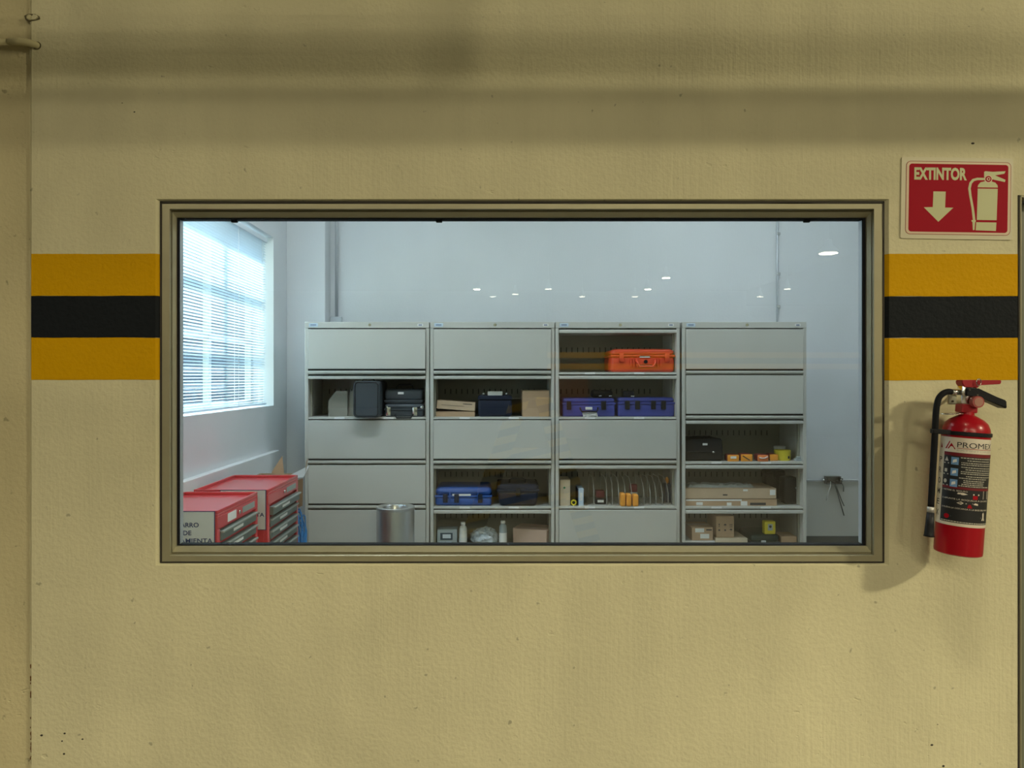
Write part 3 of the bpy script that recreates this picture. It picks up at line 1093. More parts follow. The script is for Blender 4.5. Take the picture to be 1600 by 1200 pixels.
# ---- cabinet 1, row 2
sz = shelf_z(2)
for i, (pa, pb, lab) in enumerate(((513, 543, 'wide tan shelf divider on the open shelf of the leftmost cabinet'), (544, 553, 'narrow tan shelf divider beside the upright charcoal case'))):
    xc, wd, y = place(pa, pb, 0.10 + 0.02 * i)
    h = hgt(611, 2, 0.1)
    t = thing('shelf_divider', lab, 'divider', (xc, y, sz))
    bm = new_bm()
    hw = wd / 2
    add_prism(bm, [(-hw, 0.003), (hw, 0.003), (hw, h), (-hw * 0.2, h), (-hw, h * 0.62)], 0.0, 0.003)
    obj('plate', bm, M_['tan'], t)
    box_obj('foot', M_['tan'], t, -hw, hw, 0.0, 0.12, 0.0, 0.003)
t = thing('upright_case', 'charcoal soft case standing upright and jutting over the shelf edge', 'case', (X(572.5, CD - 0.09), CY - 0.09, sz))
wd = X(593, CD - 0.09) - X(552, CD - 0.09)
h = Z(595, CD - 0.09) - sz
bm = new_bm()
add_prism(bm, rrect(-wd / 2, wd / 2, 0.0, h, 0.028, 5), 0.0, 0.36)
bmesh.ops.bevel(bm, geom=[e for e in bm.edges if abs(e.verts[0].co.y - e.verts[1].co.y) < 1e-5], offset=0.006, segments=2, affect='EDGES')
obj('case_shell', bm, M_['charcoal'], t, 40)
bm = new_bm()
pts = [(p[0], -0.001, p[1]) for p in rrect(-wd / 2 + 0.012, wd / 2 - 0.012, 0.012, h - 0.012, 0.022, 5)]
add_tube(bm, pts + [pts[0]], 0.0035, 6, False)
obj('piping', bm, M_['blackplastic'], t)
bm = new_bm()
add_tube(bm, [(-0.05, 0.1, h - 0.003), (-0.04, 0.1, h + 0.012), (0.03, 0.1, h + 0.016), (0.045, 0.1, h - 0.003)], 0.005, 6)
obj('carry_strap', bm, M_['blackplastic'], t)

low = hard_case('instrument_case', 'lower black case with chrome corners under another case in the leftmost cabinet', 'case', 601, 662, 631, 2, M_['charcoal'], dd=0.03, dep=0.34, split=0.55, latches=(0.10, 0.78), latch_m='chrome')
zt = Z(631, CD + 0.03)
for s in (-1, 1):
    bm = new_bm()
    bmesh.ops.create_uvsphere(bm, u_segments=10, v_segments=6, radius=0.016, matrix=Matrix.Translation((s * (X(662, CD + .03) - X(601, CD + .03)) / 2 * 0.9, 0.006, (zt - sz) * 0.72)))
    obj('corner_cap', bm, M_['chrome'], low)
hard_case('instrument_case', 'upper black case with white label and top handle, stacked in the leftmost cabinet', 'case', 601, 660, 608, 2, M_['charcoal'], dd=0.05, dep=0.30, split=0.18, latches=(), handle=False, plate=(0.43, 0.72, 0.042, 0.016), top_handle=True, zbase=zt + 0.001)

# ---- cabinet 2, row 2
carton('flat_carton', 'flattened brown carton lying under the tilted box in the second cabinet', 681, 742, 643, 2, M_['card'], dd=0.05, dep=0.3, tape=False)
xc, wd, y = place(682, 742, 0.05)
carton('tilted_carton', 'long pale carton tilted on a flat carton, left of the navy case', 682, 742, 627, 2, M_['card2'], dd=0.05, dep=0.26, zbase=Z(643, CD + .05) + 0.012, roty=0.07, tape=False, prints=((0.12, 0.72, 0.46, 0.50), (0.68, 0.92, 0.72, 0.80)))
t = hard_case('navy_case', 'navy hard case with a white plate on top in the second cabinet', 'case', 747, 800, 618, 2, M_['navy'], dd=0.04, dep=0.32, split=0.86, latches=(), handle=False, top_handle=False, rnd=0.034)
hh = hgt(618, 2, 0.04)
box_obj('name_plate', M_['white'], t, -0.055, 0.055, 0.02, 0.045, hh + 0.0, hh + 0.03, 0.002)
for s in (-1, 1):
    bm = new_bm()
    bmesh.ops.create_uvsphere(bm, u_segments=10, v_segments=6, radius=0.011, matrix=Matrix.Translation((s * 0.085, 0.03, hh + 0.01)))
    obj('stud', bm, M_['chrome'], t)
carton('square_carton', 'plain square brown carton right of the navy case', 816, 858, 610, 2, M_['card'], dd=0.05, dep=0.28)

# ---- cabinet 3, row 1: orange case
t = hard_case('orange_case', 'bright orange hard case on the top shelf of the third cabinet', 'case', 955, 1054, 545, 1, M_['orange'], dd=0.03, dep=0.36, split=0.70, latches=(0.16, 0.88), handle=False, latch_m='orange', rnd=0.036, plate=(0.53, 0.67, 0.075, 0.014))
hh = hgt(545, 1, 0.03)
for s in (-1, 1):
    for k in range(3):
        xx = 0.02 + s * (0.065 + 0.022 * k)
        box_obj('rib', M_['orange'], t, xx - 0.005, xx + 0.005, -0.012, 0.002, hh * 0.22, hh * 0.60, 0.002)
bm = new_bm()
add_tube(bm, [(-0.05, -0.004, hh * 0.52), (-0.045, -0.026, hh * 0.40), (-0.03, -0.03, hh * 0.24), (0.07, -0.03, hh * 0.24), (0.085, -0.026, hh * 0.40), (0.09, -0.004, hh * 0.52)], 0.008, 8)
obj('handle', bm, M_['orange'], t)
box_obj('handle_recess', M_['blackplastic'], t, -0.03, 0.07, -0.004, 0.0005, hh * 0.20, hh * 0.32, 0.001)
bm = new_bm()
add_lathe(bm, [(0.014, -0.006), (0.014, 0.004)], 14, Matrix.Translation((0.02, -0.002, hh * 0.45)) @ Matrix.Rotation(PI / 2, 4, 'X'))
obj('pressure_valve', bm, M_['blackplastic'], t)

# ---- cabinet 3, row 2: two blue cases and what lies on them
t = hard_case('blue_case', 'indigo hard case on the left of the second shelf, third cabinet', 'case', 879, 961, 622, 2, M_['indigo'], dd=0.05, dep=0.33, split=0.7, latches=(0.12, 0.78), handle=True, plate=(0.5, 0.45, 0.05, 0.02))
hard_case('blue_case', 'indigo hard case with dark latches beside the right side of the third cabinet', 'case', 966, 1054, 621, 2, M_['indigo'], dd=0.05, dep=0.33, split=0.7, latches=(0.16, 0.34, 0.62, 0.80), handle=False, ribs=0)
zc = Z(622, CD + .05)
xc, wd, y = place(974, 991, 0.10)
t = thing('instrument_box', 'small dark blue box on top of the right indigo case', 'box', (xc, y, zc + 0.003))
box_obj('box_body', M_['navy'], t, -wd / 2, wd / 2, 0, 0.1, 0, 0.05, 0.004, 2)
box_obj('box_label', M_['white'], t, wd * 0.2, wd * 0.5, -0.0015, 0.0, 0.006, 0.014)
xc, wd, y = place(925, 958, 0.10)
t = thing('wrapped_tools', 'dark pouch of small tools lying on top of the left indigo case', 'pouch', (xc, y, zc + 0.002))
bm = new_bm()
add_box(bm, -wd / 2, wd / 2, 0, 0.12, 0, 0.055, 0.02, 3)
for v in bm.verts:
    v.co += Vector((noise.noise(v.co * 20), noise.noise(v.co * 20 + Vector((5, 0, 0))), abs(noise.noise(v.co * 22)))) * 0.008 if v.co.z > 0.01 else Vector((0, 0, 0))
obj('pouch_body', bm, M_['softblack'], t, 60)
for xx in (-0.03, 0.045):
    bm = new_bm()
    add_tube(bm, [(xx, -0.012, 0.012), (xx + 0.02, -0.016, 0.014)], 0.006, 8)
    obj('tool_end', bm, M_['chrome'], t)
# loose papers on the shelf edge
t = thing('loose_papers', 'crumpled white papers on the shelf edge before the left indigo case', 'paper', (X(923, CD), CY + 0.012, sz))
for i, (rz, z, s2) in enumerate(((0.1, 0.002, 1.0), (-0.35, 0.010, 0.7))):
    bm = new_bm()
    n = 6
    g = [[bm.verts.new(((i2 / n - 0.5) * 0.11 * s2, j2 / n * 0.03, z + 0.03 * s2 * (j2 / n) + 0.006 * noise.noise(Vector((i2 * 0.7, j2 * 0.7, i * 3))))) for j2 in range(n + 1)] for i2 in range(n + 1)]
    for i2 in range(n):
        for j2 in range(n):
            bm.faces.new((g[i2][j2], g[i2 + 1][j2], g[i2 + 1][j2 + 1], g[i2][j2 + 1]))
    r_ = bmesh.ops.solidify(bm, geom=bm.faces[:], thickness=0.001)
    o = obj('sheet', bm, M_['white'], t)
    o.rotation_euler = (0, 0, rz)

# ---- cabinet 3, row 4
sz4 = shelf_z(4)
xc, wd, y = place(875, 891, 0.04)
h = hgt(750, 4, 0.04)
t = thing('white_box', 'tall off-white box at the left end of the divider shelf', 'box', (xc, y, sz4))
box_obj('box_body', M_['card3'], t, -wd / 2, wd / 2, 0, 0.2, 0, h, 0.002)
box_obj('flap', M_['card3'], t, -wd / 2 + .001, wd / 2 - .001, 0.001, 0.199, h + 0.0004, h + 0.002)
bm = new_bm()
add_lathe(bm, [(0.008, -0.001), (0.008, 0.0)], 12, Matrix.Translation((-0.005, -0.0003, h * 0.7)) @ Matrix.Rotation(PI / 2, 4, 'X'))
obj('green_mark', bm, mat('green_print', (0.05, 0.22, 0.09, 1), 0.6), t)
xc, wd, y = place(904, 912, 0.03)
h = hgt(763, 4, 0.03)
t = thing('slim_box', 'slim pale blue box standing beside the off-white box', 'box', (xc, y, sz4))
box_obj('box_body', M_['label_blue'], t, -wd / 2, wd / 2, 0, 0.16, 0, h, 0.002)
box_obj('side_sleeve', M_['navy'], t, -wd / 2 - 0.006, -wd / 2 - 0.0005, 0.002, 0.15, 0, h * 0.95, 0.001)
box_obj('print', M_['white'], t, -wd * 0.25, wd * 0.25, -0.001, 0.0, h * 0.3, h * 0.75)
xc, wd, y = place(894, 899, 0.05)
t = thing('tape_roll', 'small ochre tape roll between the off-white and pale blue boxes', 'tape', (xc, y, sz4 + 0.022))
bm = new_bm()
prof = [(0.012, -0.009), (0.022, -0.009), (0.022, 0.009), (0.012, 0.009), (0.012, -0.009)]
add_lathe(bm, prof, 18, Matrix.Rotation(PI / 2, 4, 'X'), caps=False)
obj('roll', bm, M_['yellowtub'], t)
xc, wd, y = place(930, 947, 0.10)
h = hgt(767, 4, 0.10)
t = thing('meter_case', 'dark red and black meter case with white tag among the dividers', 'case', (xc, y, sz4))
box_obj('case_body', M_['blackplastic'], t, -wd / 2, wd / 2, 0, 0.09, 0, h * 0.45, 0.006, 2)
box_obj('case_lid', M_['darkred'], t, -wd * 0.4, wd * 0.4, 0.01, 0.085, h * 0.45 + 0.0005, h, 0.01, 2)
box_obj('white_tag', M_['white'], t, -wd * 0.28, wd * 0.28, -0.0015, 0.0, h * 0.14, h * 0.32)
xs_div = (928, 948, 957, 967, 977, 987, 1006, 1016, 1025, 1035, 1044)
ORD = ('leftmost', 'second from left', 'third from left', 'fourth from left', 'fifth from left', 'sixth from left', 'fifth from right', 'fourth from right', 'third from right', 'second from right', 'rightmost')
for i, px in enumerate(xs_div):
    xx = X(px, CD + 0.06)
    t = thing('wire_divider', 'thin wire divider, %s of its row on the third cabinet' % ORD[i], 'divider', (xx, CY + 0.06, sz4), 0, 'wire dividers on the third cabinet shelf')
    h = hgt(748, 4, 0.06)
    lean = -0.012 * (i / 10.0)
    bm = new_bm()
    add_tube(bm, [(0, 0, 0.003), (0, 0, h * 0.45), (lean * 0.5, 0.03, h * 0.8), (lean, 0.10, h), (lean, 0.28, h), (0, 0.32, h * 0.6), (0, 0.32, 0.003)], 0.0026, 6)
    obj('bent_wire', bm, M_['wire'], t)
    bm = new_bm()
    add_tube(bm, [(0, -0.002, 0.0025), (0, 0.322, 0.0025)], 0.0025, 6)
    obj('base_wire', bm, M_['wire'], t)


def meter(name, label, px0, px1, py_top, r, dd, m, grp=None, detail='label'):
    xc, wd, y = place(px0, px1, dd)
    z0 = shelf_z(r)
    h = Z(py_top, CD + dd) - z0
    t = thing(name, label, 'meter', (xc, y, z0), 0, grp)
    hw = wd / 2
    box_obj('meter_body', M_['darkred'], t, -hw * 0.94, hw * 0.94, 0.012, 0.10, 0.001, h * 1.05, min(0.008, hw * .4), 2)
    box_obj('meter_front', m, t, -hw, hw, 0.0, 0.0115, 0.0, h, min(0.005, hw * 0.3), 2)
    if detail == 'label':
        box_obj('meter_label', M_['white'], t, -hw * 0.5, hw * 0.5, -0.0015, 0.0, h * 0.45, h * 0.8)
    elif detail == 'stripe':
        bm = new_bm()
        add_prism(bm, [(-hw * 0.8, h * 0.75), (-hw * 0.65, h * 0.85), (hw * 0.6, h * 0.2), (hw * 0.45, h * 0.12)], -0.0015, 0.0)
        obj('meter_cord', bm, M_['ink'], t)
    elif detail == 'strap':
        bm = new_bm()
        add_tube(bm, [(-hw * 0.7, -0.003, h * 0.62), (-hw * 0.2, -0.004, h * 0.5), (hw * 0.3, -0.004, h * 0.55), (hw * 0.8, -0.003, h * 0.75)], 0.004, 6)
        obj('wrist_strap', bm, M_['white'], t)
    return t


def tall_meter(label, px0, px1, py_top, dd):
    xc, wd, y = place(px0, px1, dd)
    h = Z(py_top, CD + dd) - sz4
    t = thing('clamp_meter', label, 'meter', (xc, y, sz4), 0, 'amber meters among the wire dividers')
    hw = wd / 2
    box_obj('meter_grip', M_['amber'], t, -hw, hw, 0.0, 0.07, 0.0, h, hw * 0.5, 3)
    box_obj('meter_back', M_['darkred'], t, -hw * 0.9, hw * 1.2, 0.015, 0.085, 0.0, h * 0.85, hw * 0.3, 2)
    return t


tall_meter('leftmost amber meter standing on edge among the wire dividers', 970, 977.5, 771, 0.0)
tall_meter('middle amber meter standing on edge among the wire dividers', 979, 987, 772, 0.0)
t = tall_meter('right amber meter with a red and white tag above it', 989, 998, 773, 0.0)
xc, wd, y = place(985, 996, 0.1)
t = thing('red_meter', 'dark red and white meter behind the right amber meter', 'meter', (xc, y, sz4))
h = hgt(757, 4, 0.1)
box_obj('meter_head', M_['darkred'], t, -wd / 2, wd / 2, 0, 0.05, h * 0.6, h, 0.006, 2)
box_obj('meter_label', M_['white'], t, -wd * 0.35, wd * 0.5, -0.003, 0.05, h * 0.3, h * 0.595, 0.002)
box_obj('meter_foot', M_['darkred'], t, -wd * 0.4, wd * 0.4, 0, 0.05, 0, h * 0.295, 0.004)
xc, wd, y = place(1038, 1049, 0.16)
t = thing('test_probe', 'dark upright test probe with an orange tip at the right of the divider shelf', 'probe', (xc, y, sz4))
h = hgt(746, 4, 0.16)
box_obj('probe_body', M_['navy'], t, -0.02, 0.025, 0, 0.1, 0, h - 0.05, 0.006, 2)
bm = new_bm()
add_lathe(bm, [(0.006, 0.0), (0.014, 0.012), (0.014, 0.035), (0.005, 0.05)], 14, Matrix.Translation((0.0, 0.03, h - 0.05)))
obj('probe_tip', bm, M_['amber'], t)

# ---- cabinet 2, row 4
t = hard_case('blue_toolcase', 'bright blue hard case with a white strip, second cabinet lower shelf', 'case', 680, 768, 762, 4, M_['blue'], dd=0.03, dep=0.34, split=0.52, latches=(0.18, 0.38, 0.80), handle=False, latch_m='navy', rnd=0.045, plate=(0.47, 0.60, 0.135, 0.014), ribs=0)
hh = hgt(762, 4, 0.03)
for kx in (0.26, 0.76):
    box_obj('strap_band', M_['blue'], t, -0.205 + 0.41 * kx - 0.004, -0.205 + 0.41 * kx + 0.004, -0.008, 0.0, 0.02, hh - 0.03, 0.002)
t = hard_case('black_toolbox', 'black toolbox right of the bright blue case', 'toolbox', 777, 842, 757, 4, M_['navy'], dd=0.02, dep=0.34, split=0.72, latches=(0.5,), handle=False, top_handle=True, taper=0.12, latch_m='blackplastic', rnd=0.036)

# ---- cabinet 2, row 5
sz5 = shelf_z(5)


def from_px(px0, px1, py_top, dd, py_bot=None):
    xc, wd, y = place(px0, px1, dd)
    return xc, wd, y, Z(py_top, CD + dd)


xc, wd, y, ztop = from_px(683, 714, 827, 0.05)
t = thing('grey_instrument', 'grey desktop instrument with pale screen, lower left of the second cabinet', 'instrument', (xc, y, sz5))
h = ztop - sz5
box_obj('housing', M_['greyplastic'], t, -wd / 2, wd / 2, 0, 0.12, 0, h, 0.006, 2)
box_obj('bezel', M_['screen'], t, -wd * 0.34, wd * 0.28, -0.003, 0.0, h - 0.078, h - 0.026, 0.001)
box_obj('display', M_['lcd'], t, -wd * 0.22, wd * 0.19, -0.0045, -0.0031, h - 0.066, h - 0.036)
for k in range(2):
    box_obj('keypad', M_['label_blue'], t, -wd * 0.38 + k * wd * 0.33, -wd * 0.10 + k * wd * 0.33, -0.003, 0.0, h - 0.115, h - 0.092, 0.001)


def bottle(label, px0, px1, py_top, dd, m, band):
    xc, wd, y, ztop = from_px(px0, px1, py_top, dd)
    h = ztop - sz5
    t = thing('bottle', label, 'bottle', (xc, y + wd / 2, sz5))
    r = wd / 2
    bm = new_bm()
    add_lathe(bm, [(r * 0.9, 0), (r, 0.006), (r, h - 0.05), (r * 0.85, h - 0.035), (r * 0.5, h - 0.024), (r * 0.5, h - 0.018)], 18)
    obj('bottle_body', bm, m, t, 40)
    bm = new_bm()
    add_lathe(bm, [(r * 0.6, h - 0.0175), (r * 0.58, h)], 14)
    obj('cap', bm, M_['white'], t)
    bm = new_bm()
    add_lathe(bm, [(r + 0.0006, h * 0.2), (r + 0.0006, h - 0.085)], 18, caps=False)
    obj('bottle_label', bm, band, t)


bottle('white plastic bottle beside the grey instrument', 717, 729.5, 817, 0.05, M_['bottle'], M_['white'])
bottle('grey plastic bottle with white label beside the pale pink carton', 780, 792, 815, 0.05, M_['greyplastic'], M_['white'])
xc, wd, y, ztop = from_px(734, 779, 829, 0.05)
h = ztop - sz5
t = thing('plastic_bag', 'crumpled clear plastic bag lying between the two bottles', 'bag', (xc, y + 0.11, sz5))
bm = new_bm()
bmesh.ops.create_icosphere(bm, subdivisions=4, radius=1.0)
for v in bm.verts:
    p = v.co.copy()
    k = 1 + 0.16 * noise.noise(p * 3.0) + 0.07 * noise.noise(p * 9.0)
    v.co = Vector((p.x * wd / 2 * k, p.y * 0.10 * k, max(0, (p.z * 0.5 + 0.5)) * h * (1 + 0.12 * noise.noise(p * 4))))
obj('bag_film', bm, M_['bag'], t)
bm = new_bm()
add_tube(bm, [(0.02, -0.02, h * 0.93), (0.035, -0.03, h * 1.0), (0.05, -0.035, h * 0.97)], [0.012, 0.008, 0.014], 8)
obj('knot', bm, M_['bag'], t)
t = carton('pink_carton', 'pale pinkish carton with a dark seam, lower right of the second cabinet', 800, 855, 827, 5, mat('pinkish_cardboard', (0.52, 0.37, 0.29, 1), 0.85, var=0.05), dd=0.06, dep=0.2, rotz=-0.35)

# ---- cabinet 4, row 3
sz3 = shelf_z(3)
xc, wd, y, ztop = from_px(1069, 1131, 686, 0.04)
h = ztop - sz3
t = thing('black_bag', 'black soft instrument bag with white label, left on the upper open shelf', 'bag', (xc, y, sz3))
bm = new_bm()
add_box(bm, -wd / 2, wd / 2, 0, 0.26, 0, h, 0.02, 4)
for v in bm.verts:
    k = v.co.z / h
    v.co.x *= 1 - 0.06 * k * k
    v.co += Vector((0.004 * noise.noise(v.co * 12), 0.004 * noise.noise(v.co * 12 + Vector((3, 0, 0))), 0.006 * noise.noise(v.co * 9) if k > 0.5 else 0))
obj('bag_body', bm, M_['softblack'], t, 60)
box_obj('bag_label', M_['white'], t, -0.01, 0.024, -0.006, 0.002, h * 0.72, h * 0.81)
bm = new_bm()
add_tube(bm, [(-wd * 0.42, -0.003, h * 0.42), (0.0, -0.007, h * 0.44), (wd * 0.25, -0.006, h * 0.42)], 0.003, 6)
obj('zip', bm, M_['blackplastic'], t)
bm = new_bm()
add_tube(bm, [(wd * 0.2, -0.008, h * 0.42), (wd * 0.25, -0.01, h * 0.42)], 0.007, 8)
obj('zip_pull', bm, M_['chrome'], t)
bm = new_bm()
add_tube(bm, [(-0.1, 0.08, h - 0.006), (-0.06, 0.07, h + 0.010), (0.06, 0.07, h + 0.012), (0.10, 0.08, h - 0.006)], 0.007, 8)
obj('carry_strap', bm, M_['softblack'], t)
GM = 'amber meters lying on the upper open shelf of the rightmost cabinet'
meter('multimeter', 'amber meter with a plain white label, nearest the black bag', 1137, 1155, 711, 3, 0.02, M_['amber'], GM, 'label')
meter('multimeter', 'amber meter with a dark cord across its face, second from the black bag', 1158, 1176, 710, 3, 0.02, M_['amber'], GM, 'stripe')
meter('multimeter', 'orange meter with a white strap across its face, third from the black bag', 1184, 1201, 711, 3, 0.02, mat('orange_meter', (0.72, 0.20, 0.05, 1), 0.5), GM, 'strap')
meter('multimeter', 'dull orange meter touching the yellow tub', 1203, 1216, 710, 3, 0.06, M_['amber'], GM, 'none')
xc, wd, y, ztop = from_px(1214.5, 1240, 704, 0.06)
r = wd / 2
h = ztop - sz3
t = thing('yellow_tub', 'round yellow plastic tub right of the amber meters', 'tub', (xc, y + r, sz3))
bm = new_bm()
add_lathe(bm, [(r * 0.92, 0), (r * 0.95, 0.004), (r * 0.97, h - 0.012)], 24)
obj('tub_body', bm, M_['yellowtub'], t, 40)
bm = new_bm()
add_lathe(bm, [(r, h - 0.0115), (r, h - 0.002), (r * 0.95, h)], 24)
obj('tub_lid', bm, M_['yellowtub'], t, 40)
box_obj('tub_mark', M_['ink'], t, r * 0.45 - 0.006, r * 0.45 + 0.006, -r * 0.9, -r * 0.80, h * 0.2, h * 0.45)
xc, wd, y, ztop = from_px(1213, 1231, 698, 0.22)
t = thing('grey_tub', 'grey tub with pale lid behind the yellow tub', 'tub', (xc, y + 0.05, sz3))
h = ztop - sz3
bm = new_bm()
add_lathe(bm, [(wd * 0.42, 0), (wd * 0.45, h - 0.02)], 20)
obj('tub_body', bm, M_['greyplastic'], t, 40)
bm = new_bm()
add_lathe(bm, [(wd * 0.5, h - 0.0195), (wd * 0.5, h)], 20)
obj('tub_lid', bm, M_['white'], t, 40)
xc, wd, y, ztop = from_px(1244, 1255, 713, 0.03)
t = thing('cable_clip', 'small grey plastic clip at the right end of the amber meter shelf', 'clip', (xc, y, sz3))
box_obj('clip_base', M_['greyplastic'], t, -wd / 2, wd / 2 * 0.7, 0, 0.06, 0, 0.018, 0.004, 2)
box_obj('clip_arm', M_['greyplastic'], t, -wd * 0.2, wd * 0.3, 0.01, 0.05, 0.0185, 0.032, 0.004, 2)

# ---- cabinet 4, row 4
t = carton('long_carton', 'long brown carton with shipping stickers at the bottom of the stack', 1069, 1214, 780, 4, M_['card'], dd=0.03, dep=0.30, tape=False,
           labels=((0.13, 0.20, 0.1, 0.55), (0.46, 0.51, 0.05, 0.5), (0.02, 0.62, 0.74, 0.98), (0.61, 0.68, 0.05, 0.7)), prints=((0.71, 0.88, 0.12, 0.48),))
zl = Z(780, CD + .03)
t = carton('long_carton', 'long brown carton wrapped in torn film, on top of the stack', 1069, 1213, 763, 4, M_['card2'], dd=0.03, dep=0.28, zbase=zl + 0.004, tape=False,
           labels=((0.93, 0.99, 0.35, 0.85), (0.64, 0.69, 0.72, 0.9)), prints=((0.42, 0.47, 0.3, 0.42),))
xc, wd, y, ztop = from_px(1075, 1180, 757, 0.06)
bm = new_bm()
nn = 24
g = [[bm.verts.new(((i / nn - 0.5) * wd, j / 8 * 0.16, 0.001 + (0.034 * (0.25 + 0.75 * abs(noise.noise(Vector((i * 0.28, j * 0.5, 2))))) if 0 < i < nn and 0 < j < 8 else 0))) for j in range(9)] for i in range(nn + 1)]
for i in range(nn):
    for j in range(8):
        bm.faces.new((g[i][j], g[i + 1][j], g[i + 1][j + 1], g[i][j + 1]))
o = obj('plastic_film', bm, M_['film'])
o.location = (xc, y, Z(763, CD + .03) + 0.001)
tag(o, 'crumpled clear film lying on the upper long carton', 'film')
hard_case('tall_black_case', 'tall black case standing at the right of the long cartons', 'case', 1197, 1243, 735, 4, M_['blackplastic'], dd=0.34, dep=0.10, split=0.9, latches=(0.3, 0.7), handle=True)
t = thing('black_pouch', 'black pouch standing before the tall black case', 'pouch', (X(1237, CD + .1), CY + 0.10, shelf_z(4)))
bm = new_bm()
add_box(bm, -0.055, 0.055, 0, 0.12, 0, 0.20, 0.02, 3)
obj('pouch_body', bm, M_['softblack'], t, 60)
bm = new_bm()
add_tube(bm, [(0.03, 0.0, 0.12), (0.055, -0.02, 0.135), (0.06, -0.025, 0.11), (0.045, -0.02, 0.09)], 0.006, 8)
obj('pouch_strap', bm, M_['greyplastic'], t)
box_obj('pouch_flap', M_['softblack'], t, -0.05, 0.05, -0.006, 0.002, 0.13, 0.19, 0.003, 2)

# ---- cabinet 4, row 5
t = carton('flat_white_carton', 'flat white carton under the labelled brown box', 1070, 1117, 845, 5, M_['cardwhite'], dd=0.03, dep=0.26, tape=False)
carton('labelled_carton', 'small brown box with two white labels on a flat white carton', 1081, 1114, 824, 5, M_['card'], dd=0.035, dep=0.22, zbase=Z(845, CD + .03) + 0.001,
       labels=((0.16, 0.58, 0.62, 0.92), (0.40, 0.82, 0.16, 0.50)), prints=((0.68, 0.94, 0.76, 0.86),))
t = carton('beige_carton', 'flat beige carton with rounded corner under the box of handling symbols', 1118, 1168, 841, 5, M_['card3'], dd=0.03, dep=0.28, tape=False)
t = carton('symbol_carton', 'tall brown box printed with handling symbols, on a flat beige carton', 1119, 1147, 806, 5, M_['card'], dd=0.05, dep=0.24, zbase=Z(841, CD + .03) + 0.001, tape=False)
wd = X(1147, CD + .05) - X(1119, CD + .05)
hh = Z(806, CD + .05) - Z(841, CD + .03)
bm = new_bm()
for j, zc in enumerate((0.56, 0.34)):
    for i, xc in enumerate((-0.33, 0.0, 0.33)):
        cx, cz = wd * xc, hh * zc
        k = (i + j * 3)
        s = 0.011
        if k in (1, 5):        # umbrella
            add_prism(bm, [(cx - s, cz), (cx + s, cz), (cx + s * 0.6, cz + s * 0.7), (cx, cz + s), (cx - s * 0.6, cz + s * 0.7)], -0.001, 0.0)
            add_box(bm, cx - 0.001, cx + 0.001, -0.001, 0.0, cz - s, cz)
        elif k in (2,):        # two arrows up
            for dx in (-0.006, 0.006):
                add_box(bm, cx + dx - 0.0012, cx + dx + 0.0012, -0.001, 0, cz - s, cz + 0.002)
                add_prism(bm, [(cx + dx - 0.005, cz + 0.002), (cx + dx + 0.005, cz + 0.002), (cx + dx, cz + s)], -0.001, 0.0)
            add_box(bm, cx - s, cx + s, -0.001, 0, cz - s - 0.003, cz - s - 0.001)
        elif k in (0,):        # glass
            add_prism(bm, [(cx - 0.005, cz + s), (cx + 0.005, cz + s), (cx + 0.002, cz), (cx - 0.002, cz)], -0.001, 0.0)
            add_box(bm, cx - 0.001, cx + 0.001, -0.001, 0, cz - s * 0.7, cz)
            add_box(bm, cx - 0.005, cx + 0.005, -0.001, 0, cz - s, cz - s * 0.7)
        else:
            add_box(bm, cx - s * 0.6, cx + s * 0.6, -0.001, 0, cz - s * 0.6, cz + s * 0.5)
obj('handling_symbols', bm, M_['ink'], t)
t = hard_case('green_case', 'dark green case carrying the small yellow device', 'case', 1174, 1218, 836, 5, M_['green_dark'], dd=0.03, dep=0.3, split=0.5, latches=(0.42,), handle=False, latch_m='zinc')
xc, wd, y, ztop = from_px(1195, 1212, 815, 0.05)
zg = Z(836, CD + .03)
h = ztop - zg
t = thing('yellow_device', 'small yellow device with a round dial on the dark green case', 'device', (xc, y, zg + 0.001))
box_obj('device_body', M_['yellowtub'], t, -wd / 2, wd / 2, 0, 0.06, 0, h, 0.006, 2)
box_obj('device_face', M_['greyplastic'], t, -wd * 0.22, wd * 0.22, -0.002, 0.0, h * 0.3, h * 0.8, 0.0008)
bm = new_bm()
add_lathe(bm, [(0.010, -0.004), (0.010, 0.0)], 14, Matrix.Translation((0, -0.0022, h * 0.6)) @ Matrix.Rotation(PI / 2, 4, 'X'))
obj('dial', bm, M_['ink'], t)
carton('corner_carton', 'small dull brown box at the bottom right of the rightmost cabinet', 1221, 1245, 838, 5, M_['card'], dd=0.06, dep=0.16, tape=False)

# ================================================================== STEEL BIN
BD = 5.0
r = (X(648, BD) - X(588, BD)) / 2
zt = Z(791, BD)
t = thing('steel_bin', 'brushed steel cylindrical bin with an open rim before the leftmost cabinet', 'bin', (X(618, BD), Yd(BD), 0))
bm = new_bm()
add_lathe(bm, [(r * 0.98, 0.0), (r * 0.98, zt - 0.012), (r * 0.97, zt - 0.012)], 48, caps=False)
obj('bin_shell', bm, M_['steel'], t, 40)
bm = new_bm()
add_lathe(bm, [(r * 0.982, zt - 0.02), (r, zt - 0.016), (r, zt - 0.003), (r * 0.97, zt), (r * 0.68, zt - 0.004), (r * 0.64, zt - 0.012), (r * 0.64, zt - 0.10)], 48, caps=False)
obj('bin_rim', bm, M_['steel'], t, 40)
bm = new_bm()
add_lathe(bm, [(0.001, zt - 0.16), (r * 0.9, zt - 0.16)], 32, caps=False)
obj('bin_liner', bm, M_['blackplastic'], t)

# ================================================================== TOOL CARTS
H = 0.85


